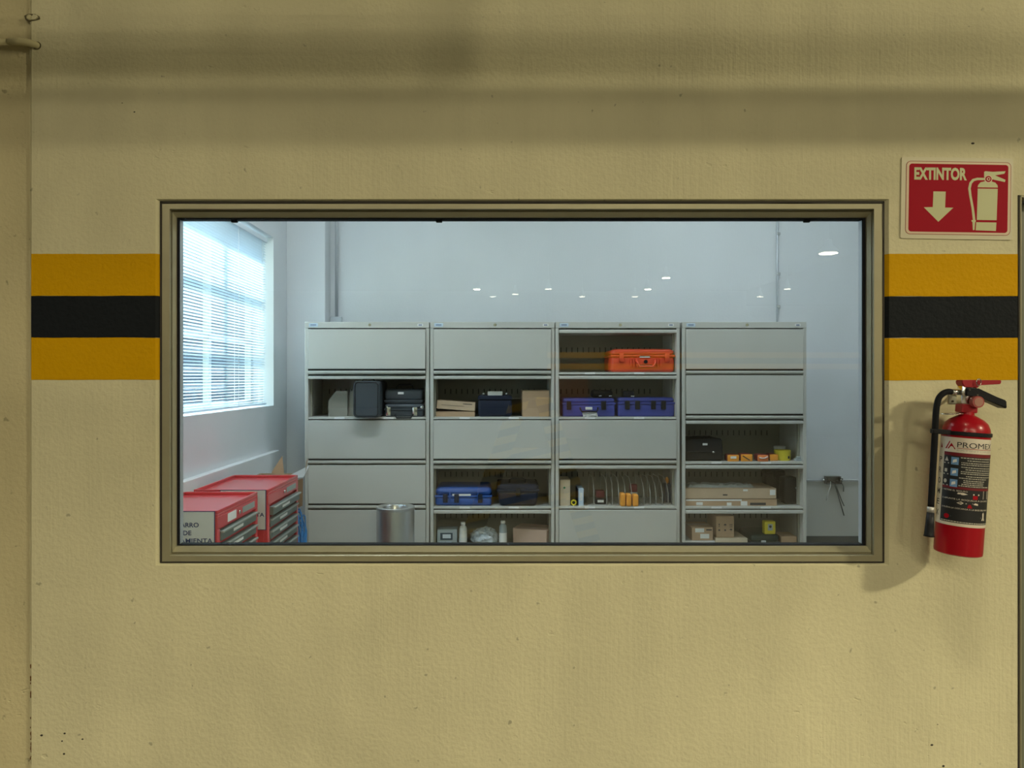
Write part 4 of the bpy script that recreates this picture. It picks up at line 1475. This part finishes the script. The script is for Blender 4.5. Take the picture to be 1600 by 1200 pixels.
def tool_cart(label, x0, x1, y0, y1, sign_x, sign_z0, open_top, first):
    t = thing('tool_cart', label, 'tool cart', (x0, y0, 0), 0, 'red tool carts by the side wall')
    W, L = x1 - x0, y1 - y0
    bm = new_bm()
    add_box(bm, 0, W - 0.02, 0, L, 0.13, H - 0.028, 0.004)
    obj('cart_body', bm, M_['red'], t)
    bm = new_bm()
    add_box(bm, 0.0, W, 0.0, L, H - 0.0275, H - 0.016, 0.002)
    obj('top_tray', bm, M_['red'], t)
    for nm, a in (('tray_rim', (0.0, 0.010, 0.0, L)), ('tray_rim', (W - 0.010, W, 0.0, L)), ('tray_rim', (0.0101, W - 0.0101, 0.0, 0.010)), ('tray_rim', (0.0101, W - 0.0101, L - 0.010, L))):
        box_obj(nm, M_['red'], t, a[0], a[1], a[2], a[3], H - 0.0158, H, 0.003, 2)
    # face frame on the drawer side
    box_obj('face_rail', M_['red'], t, W - 0.0195, W, 0.0, L, H - 0.085, H - 0.028, 0.002)
    for ya in (0.0, L - 0.03):
        box_obj('corner_post', M_['red'], t, W - 0.0195, W, ya, ya + 0.03, 0.13, H - 0.0855, 0.002)
    z = H - 0.09
    for k in range(8):
        dh = 0.066 if k < 5 else 0.11
        if z - dh < 0.14:
            break
        out = 0.014 if (k == 0 and open_top) else 0.0
        d = box_obj('drawer', M_['cartdrawer'], t, W - 0.019 + out, W + 0.004 + out, 0.034, L - 0.034, z - dh + 0.012, z - 0.008, 0.002)
        box_obj('drawer_lip', M_['cartlip'], d, W + 0.0042 + out, W + 0.016 + out, 0.034, L - 0.034, z - 0.018, z - 0.008, 0.003, 2)
        box_obj('label_strip', M_['white'], d, W + 0.0042 + out, W + 0.0056 + out, L * 0.34, L * 0.58, z - dh * 0.62, z - dh * 0.42)
        z -= dh
    box_obj('maker_plate', M_['cartlip'], t, W + 0.0003, W + 0.0025, L * 0.58, L * 0.9, H - 0.070, H - 0.040, 0.0008)
    if first:
        box_obj('paper_tag', M_['white'], t, W + 0.0003, W + 0.002, L * 0.22, L * 0.42, H - 0.075, H - 0.036)
    bm = new_bm()
    add_lathe(bm, [(0.009, 0), (0.009, 0.008)], 12, Matrix.Translation((W + 0.0003, L * 0.49, H - 0.055)) @ Matrix.Rotation(PI / 2, 4, 'Y'))
    obj('lock', bm, M_['chrome'], t)
    for cx in (0.05, W - 0.05):
        for cy in (0.06, L - 0.06):
            bm = new_bm()
            add_lathe(bm, [(0.02, -0.014), (0.05, -0.014), (0.05, 0.014), (0.02, 0.014)], 18, Matrix.Translation((cx, cy, 0.05)) @ Matrix.Rotation(PI / 2, 4, 'Y'))
            wh = obj('caster', bm, M_['gasket'], t)
            box_obj('fork', M_['zinc'], wh, cx - 0.022, cx + 0.022, cy - 0.02, cy + 0.02, 0.101, 0.1295, 0.002)
    sx0, sx1 = sign_x
    sg = box_obj('sign_panel', M_['cartsign'], t, sx0 - x0, sx1 - x0, -0.004, -0.0004, sign_z0, H - 0.004, 0.0006)
    cxs = (sx0 + sx1) / 2 - x0
    bm = new_bm()
    for s_, w_, zc in (('CARRO', 0.104, 0.787), ('DE', 0.038, 0.751), ('HERRAMIENTA', 0.228, 0.716)):
        add_text(bm, s_, 0.020, cxs, zc, -0.0048, width=w_, bold=0.02)
    obj('lettering', bm, M_['navyink'], sg)
    bm = new_bm()
    ring(bm, sx0 - x0 - 0.003, sx1 - x0 + 0.003, sign_z0 - 0.003, H - 0.001, 0.003, 0.003, 0.003, 0.003, -0.0046, -0.0003)
    obj('sign_border', bm, M_['navyink'], sg)
    return t


tool_cart('red tool cart nearer the window glass, its end sign facing the glass', -1.645, -1.254, Yd(3.33), Yd(3.89), (-1.510, -1.268), 0.60, False, True)
tool_cart('red tool cart behind the other one, its top drawer slightly open', -1.62, -1.221, Yd(3.96), Yd(4.56), (-1.474, -1.234), 0.637, True, False)

# ---- open carton and blue cable in the corner beside the cabinets
OX, OY = -1.60, Yd(4.68)
t = thing('open_carton', 'open brown carton with raised flaps between the rear cart and the cabinets', 'box', (OX, OY, 0))
cw, cd_, chh = 0.23, 0.34, 0.80
bm = new_bm()
for a in ((0, 0.004, 0, cd_), (cw - 0.004, cw, 0, cd_), (0.004, cw - 0.004, 0, 0.004), (0.004, cw - 0.004, cd_ - 0.004, cd_)):
    add_box(bm, a[0], a[1], a[2], a[3], 0.0, chh)
add_box(bm, 0.004, cw - 0.004, 0.004, cd_ - 0.004, 0.0, 0.006)
obj('box_body', bm, M_['card'], t)


def flap(pts, m):
    bm = new_bm()
    a = [bm.verts.new(p) for p in pts]
    bm.faces.new(a)
    bmesh.ops.solidify(bm, geom=bm.faces[:], thickness=0.004)
    return obj('flap', bm, m, t)


flap([(0.16, 0.02, chh - 0.02), (0.24, 0.02, chh - 0.02), (0.25, 0.03, chh + 0.04), (0.232, 0.05, chh + 0.15), (0.17, 0.04, chh + 0.05)], M_['card'])
flap([(0.235, 0.04, chh + .001), (0.235, 0.30, chh + .001), (0.345, 0.30, chh + 0.06), (0.365, 0.06, chh + 0.012)], M_['cardwhite'])
flap([(0.29, 0.05, chh - 0.20), (0.362, 0.05, chh - 0.17), (0.364, 0.055, chh + 0.004), (0.29, 0.05, chh - 0.015)], M_['card'])
flap([(0.35, 0.20, chh + 0.06), (0.366, 0.10, chh + 0.03), (0.372, 0.11, chh + 0.11), (0.358, 0.20, chh + 0.12)], M_['card2'])
t = thing('cable_bundle', 'tangle of blue cable hanging between the rear cart and the leftmost cabinet', 'cable', (-1.315, Yd(4.86), 0))
random.seed(11)
for k in range(12):
    bm = new_bm()
    pts = []
    a0 = random.uniform(0, 6.28)
    rx, rz = random.uniform(0.030, 0.055), random.uniform(0.20, 0.27)
    for i in range(25):
        a = 2 * PI * i / 24
        pts.append((rx * math.cos(a + a0) * 0.7 + 0.002 * k - 0.01, 0.035 * math.sin(3 * a + k) + 0.01 * k - 0.02, max(0.006, 0.31 + rz * math.sin(a + a0) + 0.02 * math.sin(5 * a + k))))
    add_tube(bm, pts, 0.0045, 6, False)
    obj('loop', bm, M_['cable'], t)

# ================================================================== CONDUITS IN THE ROOM
xx = X(526, 6.17)
t = thing('conduit', 'vertical steel conduit on the back wall beside the corner column', 'conduit', (xx, RY1 - 0.03, 0))
bm = new_bm()
add_tube(bm, [(0, 0, 1.957), (0, 0, RH)], 0.013, 12)
obj('pipe', bm, M_['zinc'], t)
box_obj('junction_box', M_['zinc'], t, -0.05, 0.045, -0.03, 0.029, 1.905, 1.957, 0.004)
t = thing('conduit', 'thin vertical conduit on the back wall above the rightmost cabinet', 'conduit', (X(1215, 6.18), RY1 - 0.014, 0))
bm = new_bm()
add_tube(bm, [(0, 0, DADO_Z + 0.02), (0, 0, RH)], 0.009, 10)
obj('pipe', bm, M_['zinc'], t)
for pz in (Z(428, 6.18), Z(365, 6.18), Z(479, 6.18)):
    box_obj('clip', M_['chrome'], t, -0.006, 0.022, -0.011, 0.0135, pz - 0.012, pz + 0.012, 0.002)
zc = Z(751, 6.15)
t = thing('junction_box', 'open junction box with loose wires on the wall right of the cabinets', 'junction box', (X(1303, 6.15), RY1 - 0.004, zc))
bm = new_bm()
ring(bm, -0.062, 0.062, -0.03, 0.034, 0.006, 0.006, 0.006, 0.006, -0.045, -0.004)
add_box(bm, -0.062, 0.062, -0.004, 0.0, -0.03, 0.034)
obj('box_shell', bm, M_['base'], t)
for s, x1 in ((-1, X(1255, 6.18)), (1, RX1)):
    bm = new_bm()
    add_tube(bm, [(s * 0.062, -0.02, 0), (x1 - X(1303, 6.15), -0.02, 0)], 0.009, 10)
    obj('conduit_run', bm, M_['zinc'], t)
    bm = new_bm()
    add_tube(bm, [(s * 0.063, -0.02, 0), (s * 0.085, -0.02, 0)], 0.015, 10)
    obj('connector', bm, M_['chrome'], t)
for k, (pts, m) in enumerate((([(-0.02, -0.03, -0.01), (-0.035, -0.06, -0.05), (-0.05, -0.05, -0.10), (-0.062, -0.045, -0.165)], 'white'), ([(0.0, -0.03, -0.01), (0.015, -0.06, -0.07), (0.045, -0.05, -0.16), (0.085, -0.045, -0.29)], 'base'),
                              ([(0.01, -0.03, -0.01), (0.03, -0.06, -0.09), (0.06, -0.05, -0.16), (0.085, -0.045, -0.21)], 'base'), ([(0.03, -0.03, 0.0), (0.06, -0.06, -0.02), (0.075, -0.06, -0.05), (0.078, -0.05, -0.09)], 'base'),
                              ([(-0.04, -0.04, 0.01), (0.0, -0.075, -0.02), (0.05, -0.07, -0.02), (0.07, -0.045, 0.02)], 'ink'))):
    bm = new_bm()
    add_tube(bm, pts, 0.0045, 6)
    obj('loose_wire', bm, M_[m], t)

# ================================================================== ON THE FRONT WALL
# ---- conduit stub and elbow at the upper left
t = thing('wall_conduit', 'cream painted conduit along the left column entering the wall at upper left', 'conduit', (WL, 0, Z(69, D0)))
bm = new_bm()
add_tube(bm, [(-1.2, -0.012, 0.004), (-0.06, -0.012, 0.002)], 0.0085, 12)
obj('pipe', bm, M_['conduit_cream'], t)
bm = new_bm()
add_tube(bm, [(-0.06, -0.012, 0.002), (-0.02, -0.013, 0.002), (0.006, -0.011, -0.001), (0.022, -0.004, -0.004), (0.028, 0.012, -0.006)], [0.0095, 0.0115, 0.0115, 0.0105, 0.010], 12)
obj('elbow', bm, M_['conduit_cream'], t)
bm = new_bm()
add_lathe(bm, [(0.013, 0.0), (0.013, 0.0012)], 16, Matrix.Translation((0.024, -0.0002, -0.005)) @ Matrix.Rotation(PI / 2, 4, 'X'))
obj('hole_edge', bm, M_['hole'], t)
t = thing('pipe_stub', 'cut pipe stub in a broken hole above the painted conduit', 'pipe', (X(50, D0), 0, Z(27, D0)))
bm = new_bm()
add_prism(bm, [(-0.024, 0.004), (-0.012, 0.010), (0.010, 0.010), (0.024, 0.002), (0.026, -0.006), (0.010, -0.011), (-0.012, -0.013), (-0.02, -0.008)], -0.0012, 0.013)
obj('hole_edge', bm, M_['hole'], t)  # dark plate painted as the shadowed recess
bm = new_bm()
add_lathe(bm, [(0.003, 0.0), (0.0085, 0.0), (0.0085, 0.02), (0.003, 0.02)], 16, Matrix.Translation((-0.006, -0.006, -0.002)) @ Matrix.Rotation(-PI / 2, 4, 'X'))
obj('pipe_end', bm, M_['conduit_cream'], t)
bm = new_bm()
add_prism(bm, [(-0.002, -0.010), (0.012, -0.009), (0.021, -0.002), (0.018, 0.004), (0.008, 0.007), (0.004, 0.002)], -0.006, 0.0)
obj('plaster_lump', bm, M_['wall'], t)

# ---- extinguisher sign
sg = thing('extinguisher_sign', 'red sign reading EXTINTOR with an arrow, above the extinguisher', 'sign', (X(1494, D0), -0.0005, Z(310.5, D0)))
sg.rotation_euler = (0, math.radians(0.9), 0)
SW, SH = 0.348, 0.254


def layer(name, m, ins, y0, y1, r, parent):
    bm = new_bm()
    add_prism(bm, rrect(-SW / 2 + ins[0], SW / 2 - ins[1], -SH / 2 + ins[2], SH / 2 - ins[3], r), y0, y1)
    return obj(name, bm, m, parent)


plate = layer('sign_plate', M_['sign_plate'], (0, 0, 0, 0), -0.003, 0.0, 0.005, sg)
layer('outline', M_['sign_line'], (0.014, 0.006, 0.013, 0.012), -0.0034, -0.0031, 0.015, sg)
layer('border', M_['sign_pink'], (0.0158, 0.0078, 0.0148, 0.0138), -0.0038, -0.0035, 0.0135, sg)
layer('red_field', M_['sign_red'], (0.0235, 0.0155, 0.0215, 0.0205), -0.0042, -0.0039, 0.009, sg)
SYT = -0.0046


def sp(px, py):   # a pixel of the enlarged sign picture -> sign plane
    return ((px - 695) / 6.667 / 500.0, -(py - 605) / 6.667 / 500.0)


bm = new_bm()
c = sp(519, 352)
add_text(bm, 'EXTINTOR', 0.0345, c[0], c[1], SYT, width=0.164, bold=0.045)
obj('lettering', bm, M_['sign_green'], sg)
bm = new_bm()
add_prism(bm, [sp(*p) for p in ((447, 537), (575, 537), (571, 703), (657, 703), (503, 852), (350, 703), (443, 700))], SYT, -0.0043)
obj('arrow', bm, M_['sign_green'], sg)
bm = new_bm()
body = [(908, 500), (1115, 500), (1108, 826), (903, 826)]
add_prism(bm, [sp(*p) for p in body], SYT, -0.0043)
add_prism(bm, [sp(*p) for p in ((906, 487), (912, 462), (935, 435), (975, 424), (1050, 424), (1088, 435), (1112, 462), (1116, 487))], SYT, -0.0043)
add_prism(bm, [sp(*p) for p in ((897, 850), (1107, 850), (1103, 938), (892, 934))], SYT, -0.0043)
add_prism(bm, [sp(*p) for p in ((972, 385), (972, 325), (985, 318), (1060, 324), (1194, 316), (1180, 342), (1085, 360), (1195, 405), (1188, 428), (1060, 402), (1030, 385))], SYT, -0.0043)
hose = [(975, 388), (900, 388), (850, 402), (820, 440), (808, 500), (818, 570), (845, 700), (862, 828), (888, 828), (870, 700), (845, 580), (834, 500), (845, 450), (868, 422), (905, 412), (975, 412)]
add_prism(bm, [sp(*p) for p in hose], SYT, -0.0043)
add_prism(bm, [sp(*p) for p in ((848, 828), (893, 828), (893, 842), (886, 850), (880, 932), (864, 932), (858, 850), (848, 842))], SYT, -0.0043)
obj('pictogram', bm, M_['sign_green'], sg)
bm = new_bm()
c = sp(1015, 400)
add_lathe(bm, [(0.0125, 0.0), (0.0125, 0.0004)], 24, Matrix.Translation((c[0], SYT - 0.0001, c[1])) @ Matrix.Rotation(PI / 2, 4, 'X'))
pg = obj('gauge_ring', bm, M_['sign_pink'], sg)
for rr, m, k in ((0.0095, 'sign_red', 0.0006), (0.0055, 'sign_pink', 0.0011), (0.003, 'sign_red', 0.0016)):
    bm = new_bm()
    add_lathe(bm, [(rr, 0.0), (rr, 0.0003)], 20, Matrix.Translation((c[0], SYT - k, c[1])) @ Matrix.Rotation(PI / 2, 4, 'X'))
    obj('ring', bm, M_[m], pg)

# ---- fire extinguisher
ER = 0.0635
ex = thing('fire_extinguisher', 'red fire extinguisher with black hose hanging on the cream wall', 'fire extinguisher', (X(1495.5, 2.21), -0.103, Z(866, 2.21) + 0.004))
ex.rotation_euler = (0, math.radians(3.9), 0)
bm = new_bm()
add_lathe(bm, [(ER * 0.90, 0.0), (ER * 0.985, 0.003), (ER, 0.010), (ER, 0.345), (ER * 0.995, 0.358), (ER * 0.96, 0.374), (ER * 0.87, 0.389), (ER * 0.70, 0.400), (ER * 0.45, 0.409), (ER * 0.30, 0.414), (ER * 0.28, 0.424)], 64)
obj('cylinder', bm, M_['ext_red'], ex, 50)


def wrap(name, m, a0, a1, z0, z1, lift, parent, n=None):
    bm = new_bm()
    n = n or max(2, int(abs(a1 - a0) / 4))
    rows = []
    for k in range(n + 1):
        a = math.radians(a0 + (a1 - a0) * k / n)
        rows.append((bm.verts.new(((ER + lift) * math.sin(a), -(ER + lift) * math.cos(a), z0)), bm.verts.new(((ER + lift) * math.sin(a), -(ER + lift) * math.cos(a), z1))))
    for r0, r1 in zip(rows, rows[1:]):
        f = bm.faces.new((r0[0], r1[0], r1[1], r0[1]))
        f.smooth = True
    return obj(name, bm, m, parent)


def bend(p, lift=0.001):
    a = p.x / ER
    return Vector(((ER + lift) * math.sin(a), -(ER + lift) * math.cos(a), p.z))


lab = wrap('paper_label', M_['ext_label'], -100, 180, 0.088, 0.346, 0.0006, ex)
lab.rotation_euler = (0, 0, math.radians(-31))
LZ0, LZ1 = 0.097, 0.306
wrap('black_panel', M_['ext_ink'], -53, 92, LZ0, LZ1 - 0.004, 0.0010, lab)
wrap('red_band', M_['ext_dark_red'], -53, 92, 0.292, 0.3015, 0.0013, lab)
wrap('red_band', M_['ext_dark_red'], -53, 92, 0.196, 0.203, 0.0013, lab)
A = lambda deg: math.radians(deg) * ER
# brand line
bm = new_bm()
add_text(bm, 'PROMEX', 0.0155, A(-19), 0.3255, 0, width=A(94), bold=0.0, align='LEFT', fn=lambda p: bend(p, 0.0012))
obj('brand_lettering', bm, M_['ext_ink'], lab)
bm = new_bm()
add_text(bm, 'EXTINTORES', 0.0055, A(-19), 0.3095, 0, width=A(88), bold=0.0, align='LEFT', fn=lambda p: bend(p, 0.0012))
obj('subtitle_lettering', bm, M_['ext_lines'], lab)
wrap('red_rule', M_['ext_red'], -19, 92, 0.3145, 0.3157, 0.0012, lab)
bm = new_bm()
for tri in (((-51, 0.311), (-46, 0.311), (-37, 0.332), (-38.5, 0.335)), ((-43.5, 0.311), (-22, 0.311), (-33.5, 0.329))):
    vs = [bm.verts.new(bend(Vector((A(a), 0, z)), 0.0012)) for a, z in tri]
    bm.faces.new(vs)
obj('emblem', bm, M_['ext_red'], lab)
# vertical brand on the side strip
bm = new_bm()
for k, ch in enumerate('PROMEX'):
    add_text(bm, ch, 0.0165, A(-67), 0.277 - 0.0315 * k, 0, width=A(14), bold=0.008, fn=lambda p: bend(p, 0.0012))
obj('side_lettering', bm, M_['ext_ink'], lab)
bm = new_bm()
for tri in (((-73, 0.312), (-71, 0.312), (-67, 0.326), (-68, 0.328)), ((-69.5, 0.312), (-61, 0.312), (-65.5, 0.325))):
    vs = [bm.verts.new(bend(Vector((A(a), 0, z)), 0.0012)) for a, z in tri]
    bm.faces.new(vs)
obj('emblem', bm, M_['ext_red'], lab)
wrap('side_rule', M_['ext_lines'], -56.2, -55.4, 0.09, 0.338, 0.0009, lab)
# pictogram squares A, B, C
for k in range(3):
    zc = 0.277 - 0.0325 * k
    sq = wrap('class_square', M_['ext_blue'], -31, -13, zc - 0.011, zc + 0.011, 0.0014, lab)
    bm = new_bm()
    for poly in ([(-27, zc - 0.006), (-17, zc - 0.002), (-18, zc + 0.006), (-26, zc + 0.003)],):
        bm.faces.new([bm.verts.new(bend(Vector((A(a), 0, z)), 0.0018)) for a, z in poly])
    obj('class_glyph', bm, M_['white'], sq)
    bm = new_bm()
    if k == 0:
        bm.faces.new([bm.verts.new(bend(Vector((A(a), 0, z)), 0.0014)) for a, z in ((-49, zc - 0.002), (-38, zc - 0.002), (-43.5, zc + 0.011))])
    elif k == 1:
        bm.faces.new([bm.verts.new(bend(Vector((A(a), 0, z)), 0.0014)) for a, z in ((-48, zc - 0.002), (-40, zc - 0.002), (-40, zc + 0.008), (-48, zc + 0.008))])
    else:
        bm.faces.new([bm.verts.new(bend(Vector((A(-44 + 4.6 * math.cos(q * PI / 6)), 0, zc + 0.004 + 0.006 * math.sin(q * PI / 6))), 0.0014)) for q in range(12)])
    obj('class_symbol', bm, M_['ext_lines'], lab)
    bm = new_bm()
    bm.faces.new([bm.verts.new(bend(Vector((A(a), 0, z)), 0.0014)) for a, z in ((-51, zc - 0.0095), (-36, zc - 0.0095), (-36, zc - 0.0065), (-51, zc - 0.0065))])
    obj('class_caption', bm, M_['ext_lines'], lab)
# lines of small print
random.seed(5)
bm = new_bm()


def dashes(a0, a1, zc, th):
    a = a0
    while a < a1:
        ln = random.uniform(2.0, 6.5)
        b = min(a + ln, a1)
        bm.faces.new([bm.verts.new(bend(Vector((A(q), 0, z)), 0.0014)) for q, z in ((a, zc - th), (b, zc - th), (b, zc + th), (a, zc + th))])
        a = b + random.uniform(0.8, 1.6)


for zc, a0, a1 in ((0.288, -9, 88), (0.281, 6, 70), (0.274, -7, 88), (0.2685, -7, 88), (0.261, -7, 88), (0.2545, 3, 75), (0.248, -7, 88), (0.2425, -7, 88), (0.235, 5, 80), (0.229, -10, 60), (0.2225, 0, 52), (0.217, 0, 50), (0.2115, -4, 50), (0.2065, -10, 70)):
    dashes(a0, a1, zc, 0.0012)
dashes(-50, 90, 0.1005, 0.0013)
o = obj('small_print', bm, M_['ext_lines'], lab)
o['kind'] = 'stuff'
# numbered instructions
bm = new_bm()
for s_, zc, w_ in (('1 RETIRE EL SEGURO', 0.191, 60), ('2 APUNTE LA BOQUILLA A LA BASE', 0.1665, 120), ('3 MUEVA LA DESCARGA A LA BASE DEL FUEGO', 0.140, 125)):
    add_text(bm, s_, 0.0042, A(-49), zc, 0, width=A(w_), bold=0.0, align='LEFT', fn=lambda p: bend(p, 0.0014))
obj('instruction_lettering', bm, M_['ext_label'], lab)
bm = new_bm()
for poly in ([(-12, 0.182), (2, 0.180), (12, 0.183), (2, 0.187), (-10, 0.186)], [(24, 0.182), (40, 0.182), (40, 0.186), (24, 0.186)], [(-12, 0.156), (-2, 0.152), (4, 0.157), (-2, 0.161)], [(26, 0.155), (38, 0.153), (38, 0.158), (30, 0.160)],
             [(8, 0.155), (26, 0.157), (26, 0.158), (8, 0.157)], [(52, 0.110), (55, 0.118), (54, 0.130), (58, 0.134), (60, 0.128), (60, 0.118), (63, 0.110), (59, 0.110), (57.5, 0.117), (56, 0.110)]):
    bm.faces.new([bm.verts.new(bend(Vector((A(a), 0, z)), 0.0014)) for a, z in poly])
obj('hand_drawings', bm, M_['ext_label'], lab)
bm = new_bm()
for poly in ([(24, 0.170), (36, 0.170), (36, 0.181), (24, 0.181)], [(12, 0.144), (24, 0.144), (20, 0.154), (15, 0.154)]):
    bm.faces.new([bm.verts.new(bend(Vector((A(a), 0, z)), 0.0015)) for a, z in poly])
bm.faces.new([bm.verts.new(bend(Vector((A(-34 + 7 * math.cos(q * PI / 6)), 0, 0.114 + 0.007 * math.sin(q * PI / 6))), 0.0015)) for q in range(12)])
obj('red_drawings', bm, M_['ext_red'], lab)
bm = new_bm()
bm.faces.new([bm.verts.new(bend(Vector((A(a), 0, z)), 0.0014)) for a, z in ((52, 0.172), (72, 0.172), (72, 0.196), (52, 0.196))])
bm.faces.new([bm.verts.new(bend(Vector((A(a), 0, z)), 0.0014)) for a, z in ((-24, 0.1145), (50, 0.117), (50, 0.119), (-24, 0.1155))])
obj('grey_drawings', bm, M_['ext_lines'], lab)
# black hose band under the shoulder
bm = new_bm()
add_lathe(bm, [(ER + 0.0008, 0.3525), (ER + 0.0032, 0.353), (ER + 0.0032, 0.363), (ER + 0.0004, 0.364)], 48, caps=False)
add_box(bm, -0.112, -ER + 0.005, -0.026, -0.006, 0.352, 0.366, 0.002)
obj('hose_band', bm, M_['blackplastic'], ex, 40)
# neck and valve
ZV = 0.424
VX_ = 0.004
bm = new_bm()
add_lathe(bm, [(0.032, 0.4145), (0.033, 0.4165), (0.030, 0.4185)], 28, Matrix.Translation((-0.012, 0, 0.0)) @ Matrix.Rotation(math.radians(-5), 4, 'Y'))
obj('seal_collar', bm, M_['chrome'], ex)
bm = new_bm()
add_box(bm, -0.028, 0.020, -0.018, 0.018, ZV - 0.004, ZV + 0.022, 0.004, 2)
obj('valve_neck', bm, M_['lever_red'], ex)
box_obj('valve_body', M_['chrome'], ex, -0.028, 0.016, -0.014, 0.014, ZV + 0.0225, ZV + 0.075, 0.003, 2)
bm = new_bm()
add_lathe(bm, [(0.017, -0.006), (0.018, 0.0), (0.017, 0.012)], 24, Matrix.Translation((0.008, -0.024, ZV + 0.030)) @ Matrix.Rotation(PI / 2, 4, 'X'))
gg = obj('pressure_gauge', bm, M_['gauge'], ex, 40)
bm = new_bm()
add_lathe(bm, [(0.013, 0.0), (0.013, 0.0008)], 20, Matrix.Translation((0.008, -0.0365, ZV + 0.030)) @ Matrix.Rotation(PI / 2, 4, 'X'))
obj('gauge_face', bm, mat('gauge_dial', (0.42, 0.22, 0.17, 1), 0.35), gg)
# carrying handle (black) and squeeze lever (red)
bm = new_bm()
add_prism(bm, [(-0.020, ZV + 0.046), (0.024, ZV + 0.046), (0.104, ZV + 0.016), (0.1015, ZV + 0.040), (0.030, ZV + 0.062), (0.022, ZV + 0.070), (-0.020, ZV + 0.070)], -0.0205, 0.0205)
bmesh.ops.bevel(bm, geom=bm.edges[:], offset=0.0025, segments=2, affect='EDGES')
obj('carry_handle', bm, M_['blackplastic'], ex, 40)
bm = new_bm()
add_prism(bm, [(-0.032, ZV + 0.082), (-0.022, ZV + 0.0705), (0.016, ZV + 0.0705), (0.022, ZV + 0.082), (0.084, ZV + 0.0875), (0.0855, ZV + 0.0995), (0.020, ZV + 0.0945), (0.004, ZV + 0.095), (-0.032, ZV + 0.092)], -0.016, 0.016)
bmesh.ops.bevel(bm, geom=bm.edges[:], offset=0.002, segments=2, affect='EDGES')
obj('squeeze_lever', bm, M_['lever_red'], ex, 40)
for px_, pz_ in ((-0.012, 0.0645), (0.013, 0.0505)):
    bm = new_bm()
    add_lathe(bm, [(0.003, 0.0), (0.003, 0.0025)], 12, Matrix.Translation((px_, -0.0205, ZV + pz_)) @ Matrix.Rotation(PI / 2, 4, 'X'))
    obj('rivet', bm, M_['chrome'], ex)
bm = new_bm()
pts = [(0.014 + 0.007 * math.cos(a * PI / 8), -0.021, ZV + 0.0885 + 0.010 * math.sin(a * PI / 8)) for a in range(17)]
add_tube(bm, pts, 0.0014, 6, False)
obj('pin_ring', bm, M_['chrome'], ex)
# hose
HXp = -ER - 0.016
pts = []
raw = [(-0.055, -0.004, ZV + 0.055), (-0.068, -0.007, ZV + 0.0545), (-0.083, -0.011, ZV + 0.048), (-0.096, -0.014, ZV + 0.034), (-0.102, -0.016, ZV + 0.010), (-0.103, -0.016, ZV - 0.02), (-0.102, -0.016, ZV - 0.06), (-0.101, -0.016, 0.30), (-0.100, -0.016, 0.22), (-0.099, -0.016, 0.135)]
sp_ = []
for i in range(len(raw) - 1):
    p0, p1, p2, p3 = (Vector(raw[max(i - 1, 0)]), Vector(raw[i]), Vector(raw[i + 1]), Vector(raw[min(i + 2, len(raw) - 1)]))
    for k in range(5):
        u = k / 5
        sp_.append(0.5 * ((2 * p1) + (-p0 + p2) * u + (2 * p0 - 5 * p1 + 4 * p2 - p3) * u * u + (-p0 + 3 * p1 - 3 * p2 + p3) * u ** 3))
sp_.append(Vector(raw[-1]))
bm = new_bm()
add_tube(bm, sp_, 0.0088, 14)
obj('hose', bm, M_['gasket'], ex)
bm = new_bm()
add_tube(bm, [(-0.057, -0.004, ZV + 0.055), (-0.030, -0.002, ZV + 0.055)], 0.0085, 12)
obj('hose_coupling', bm, M_['chrome'], ex)
bm = new_bm()
add_tube(bm, [(-0.099, -0.016, 0.118), (-0.099, -0.016, 0.135)], 0.0100, 14)
obj('hose_ferrule', bm, M_['wire'], ex)
bm = new_bm()
add_tube(bm, [(-0.099, -0.016, 0.1178), (-0.0988, -0.016, 0.08), (-0.0988, -0.016, 0.052), (-0.0988, -0.016, 0.047)], [0.0105, 0.0120, 0.0135, 0.0155], 16)
obj('nozzle', bm, M_['blackplastic'], ex)
# wall hook that carries it
hk = thing('wall_hook', 'small metal hook plate screwed to the wall behind the extinguisher valve', 'hook', (X(1488, D0), 0.0, Z(619, D0)))
box_obj('hook_plate', M_['hookmetal'], hk, -0.013, 0.013, -0.004, 0.0, -0.024, 0.018, 0.003, 2)
bm = new_bm()
add_tube(bm, [(0.0, -0.0041, 0.006), (0.004, -0.02, 0.002), (0.006, -0.05, -0.002), (0.006, -0.068, 0.0)], 0.004, 8)
obj('hook_arm', bm, M_['hookmetal'], hk)
for zz in (0.011, -0.016):
    bm = new_bm()
    add_lathe(bm, [(0.0035, 0.0), (0.0035, 0.002)], 10, Matrix.Translation((-0.002, -0.0041, zz)) @ Matrix.Rotation(PI / 2, 4, 'X'))
    obj('screw', bm, M_['caulk'], hk)
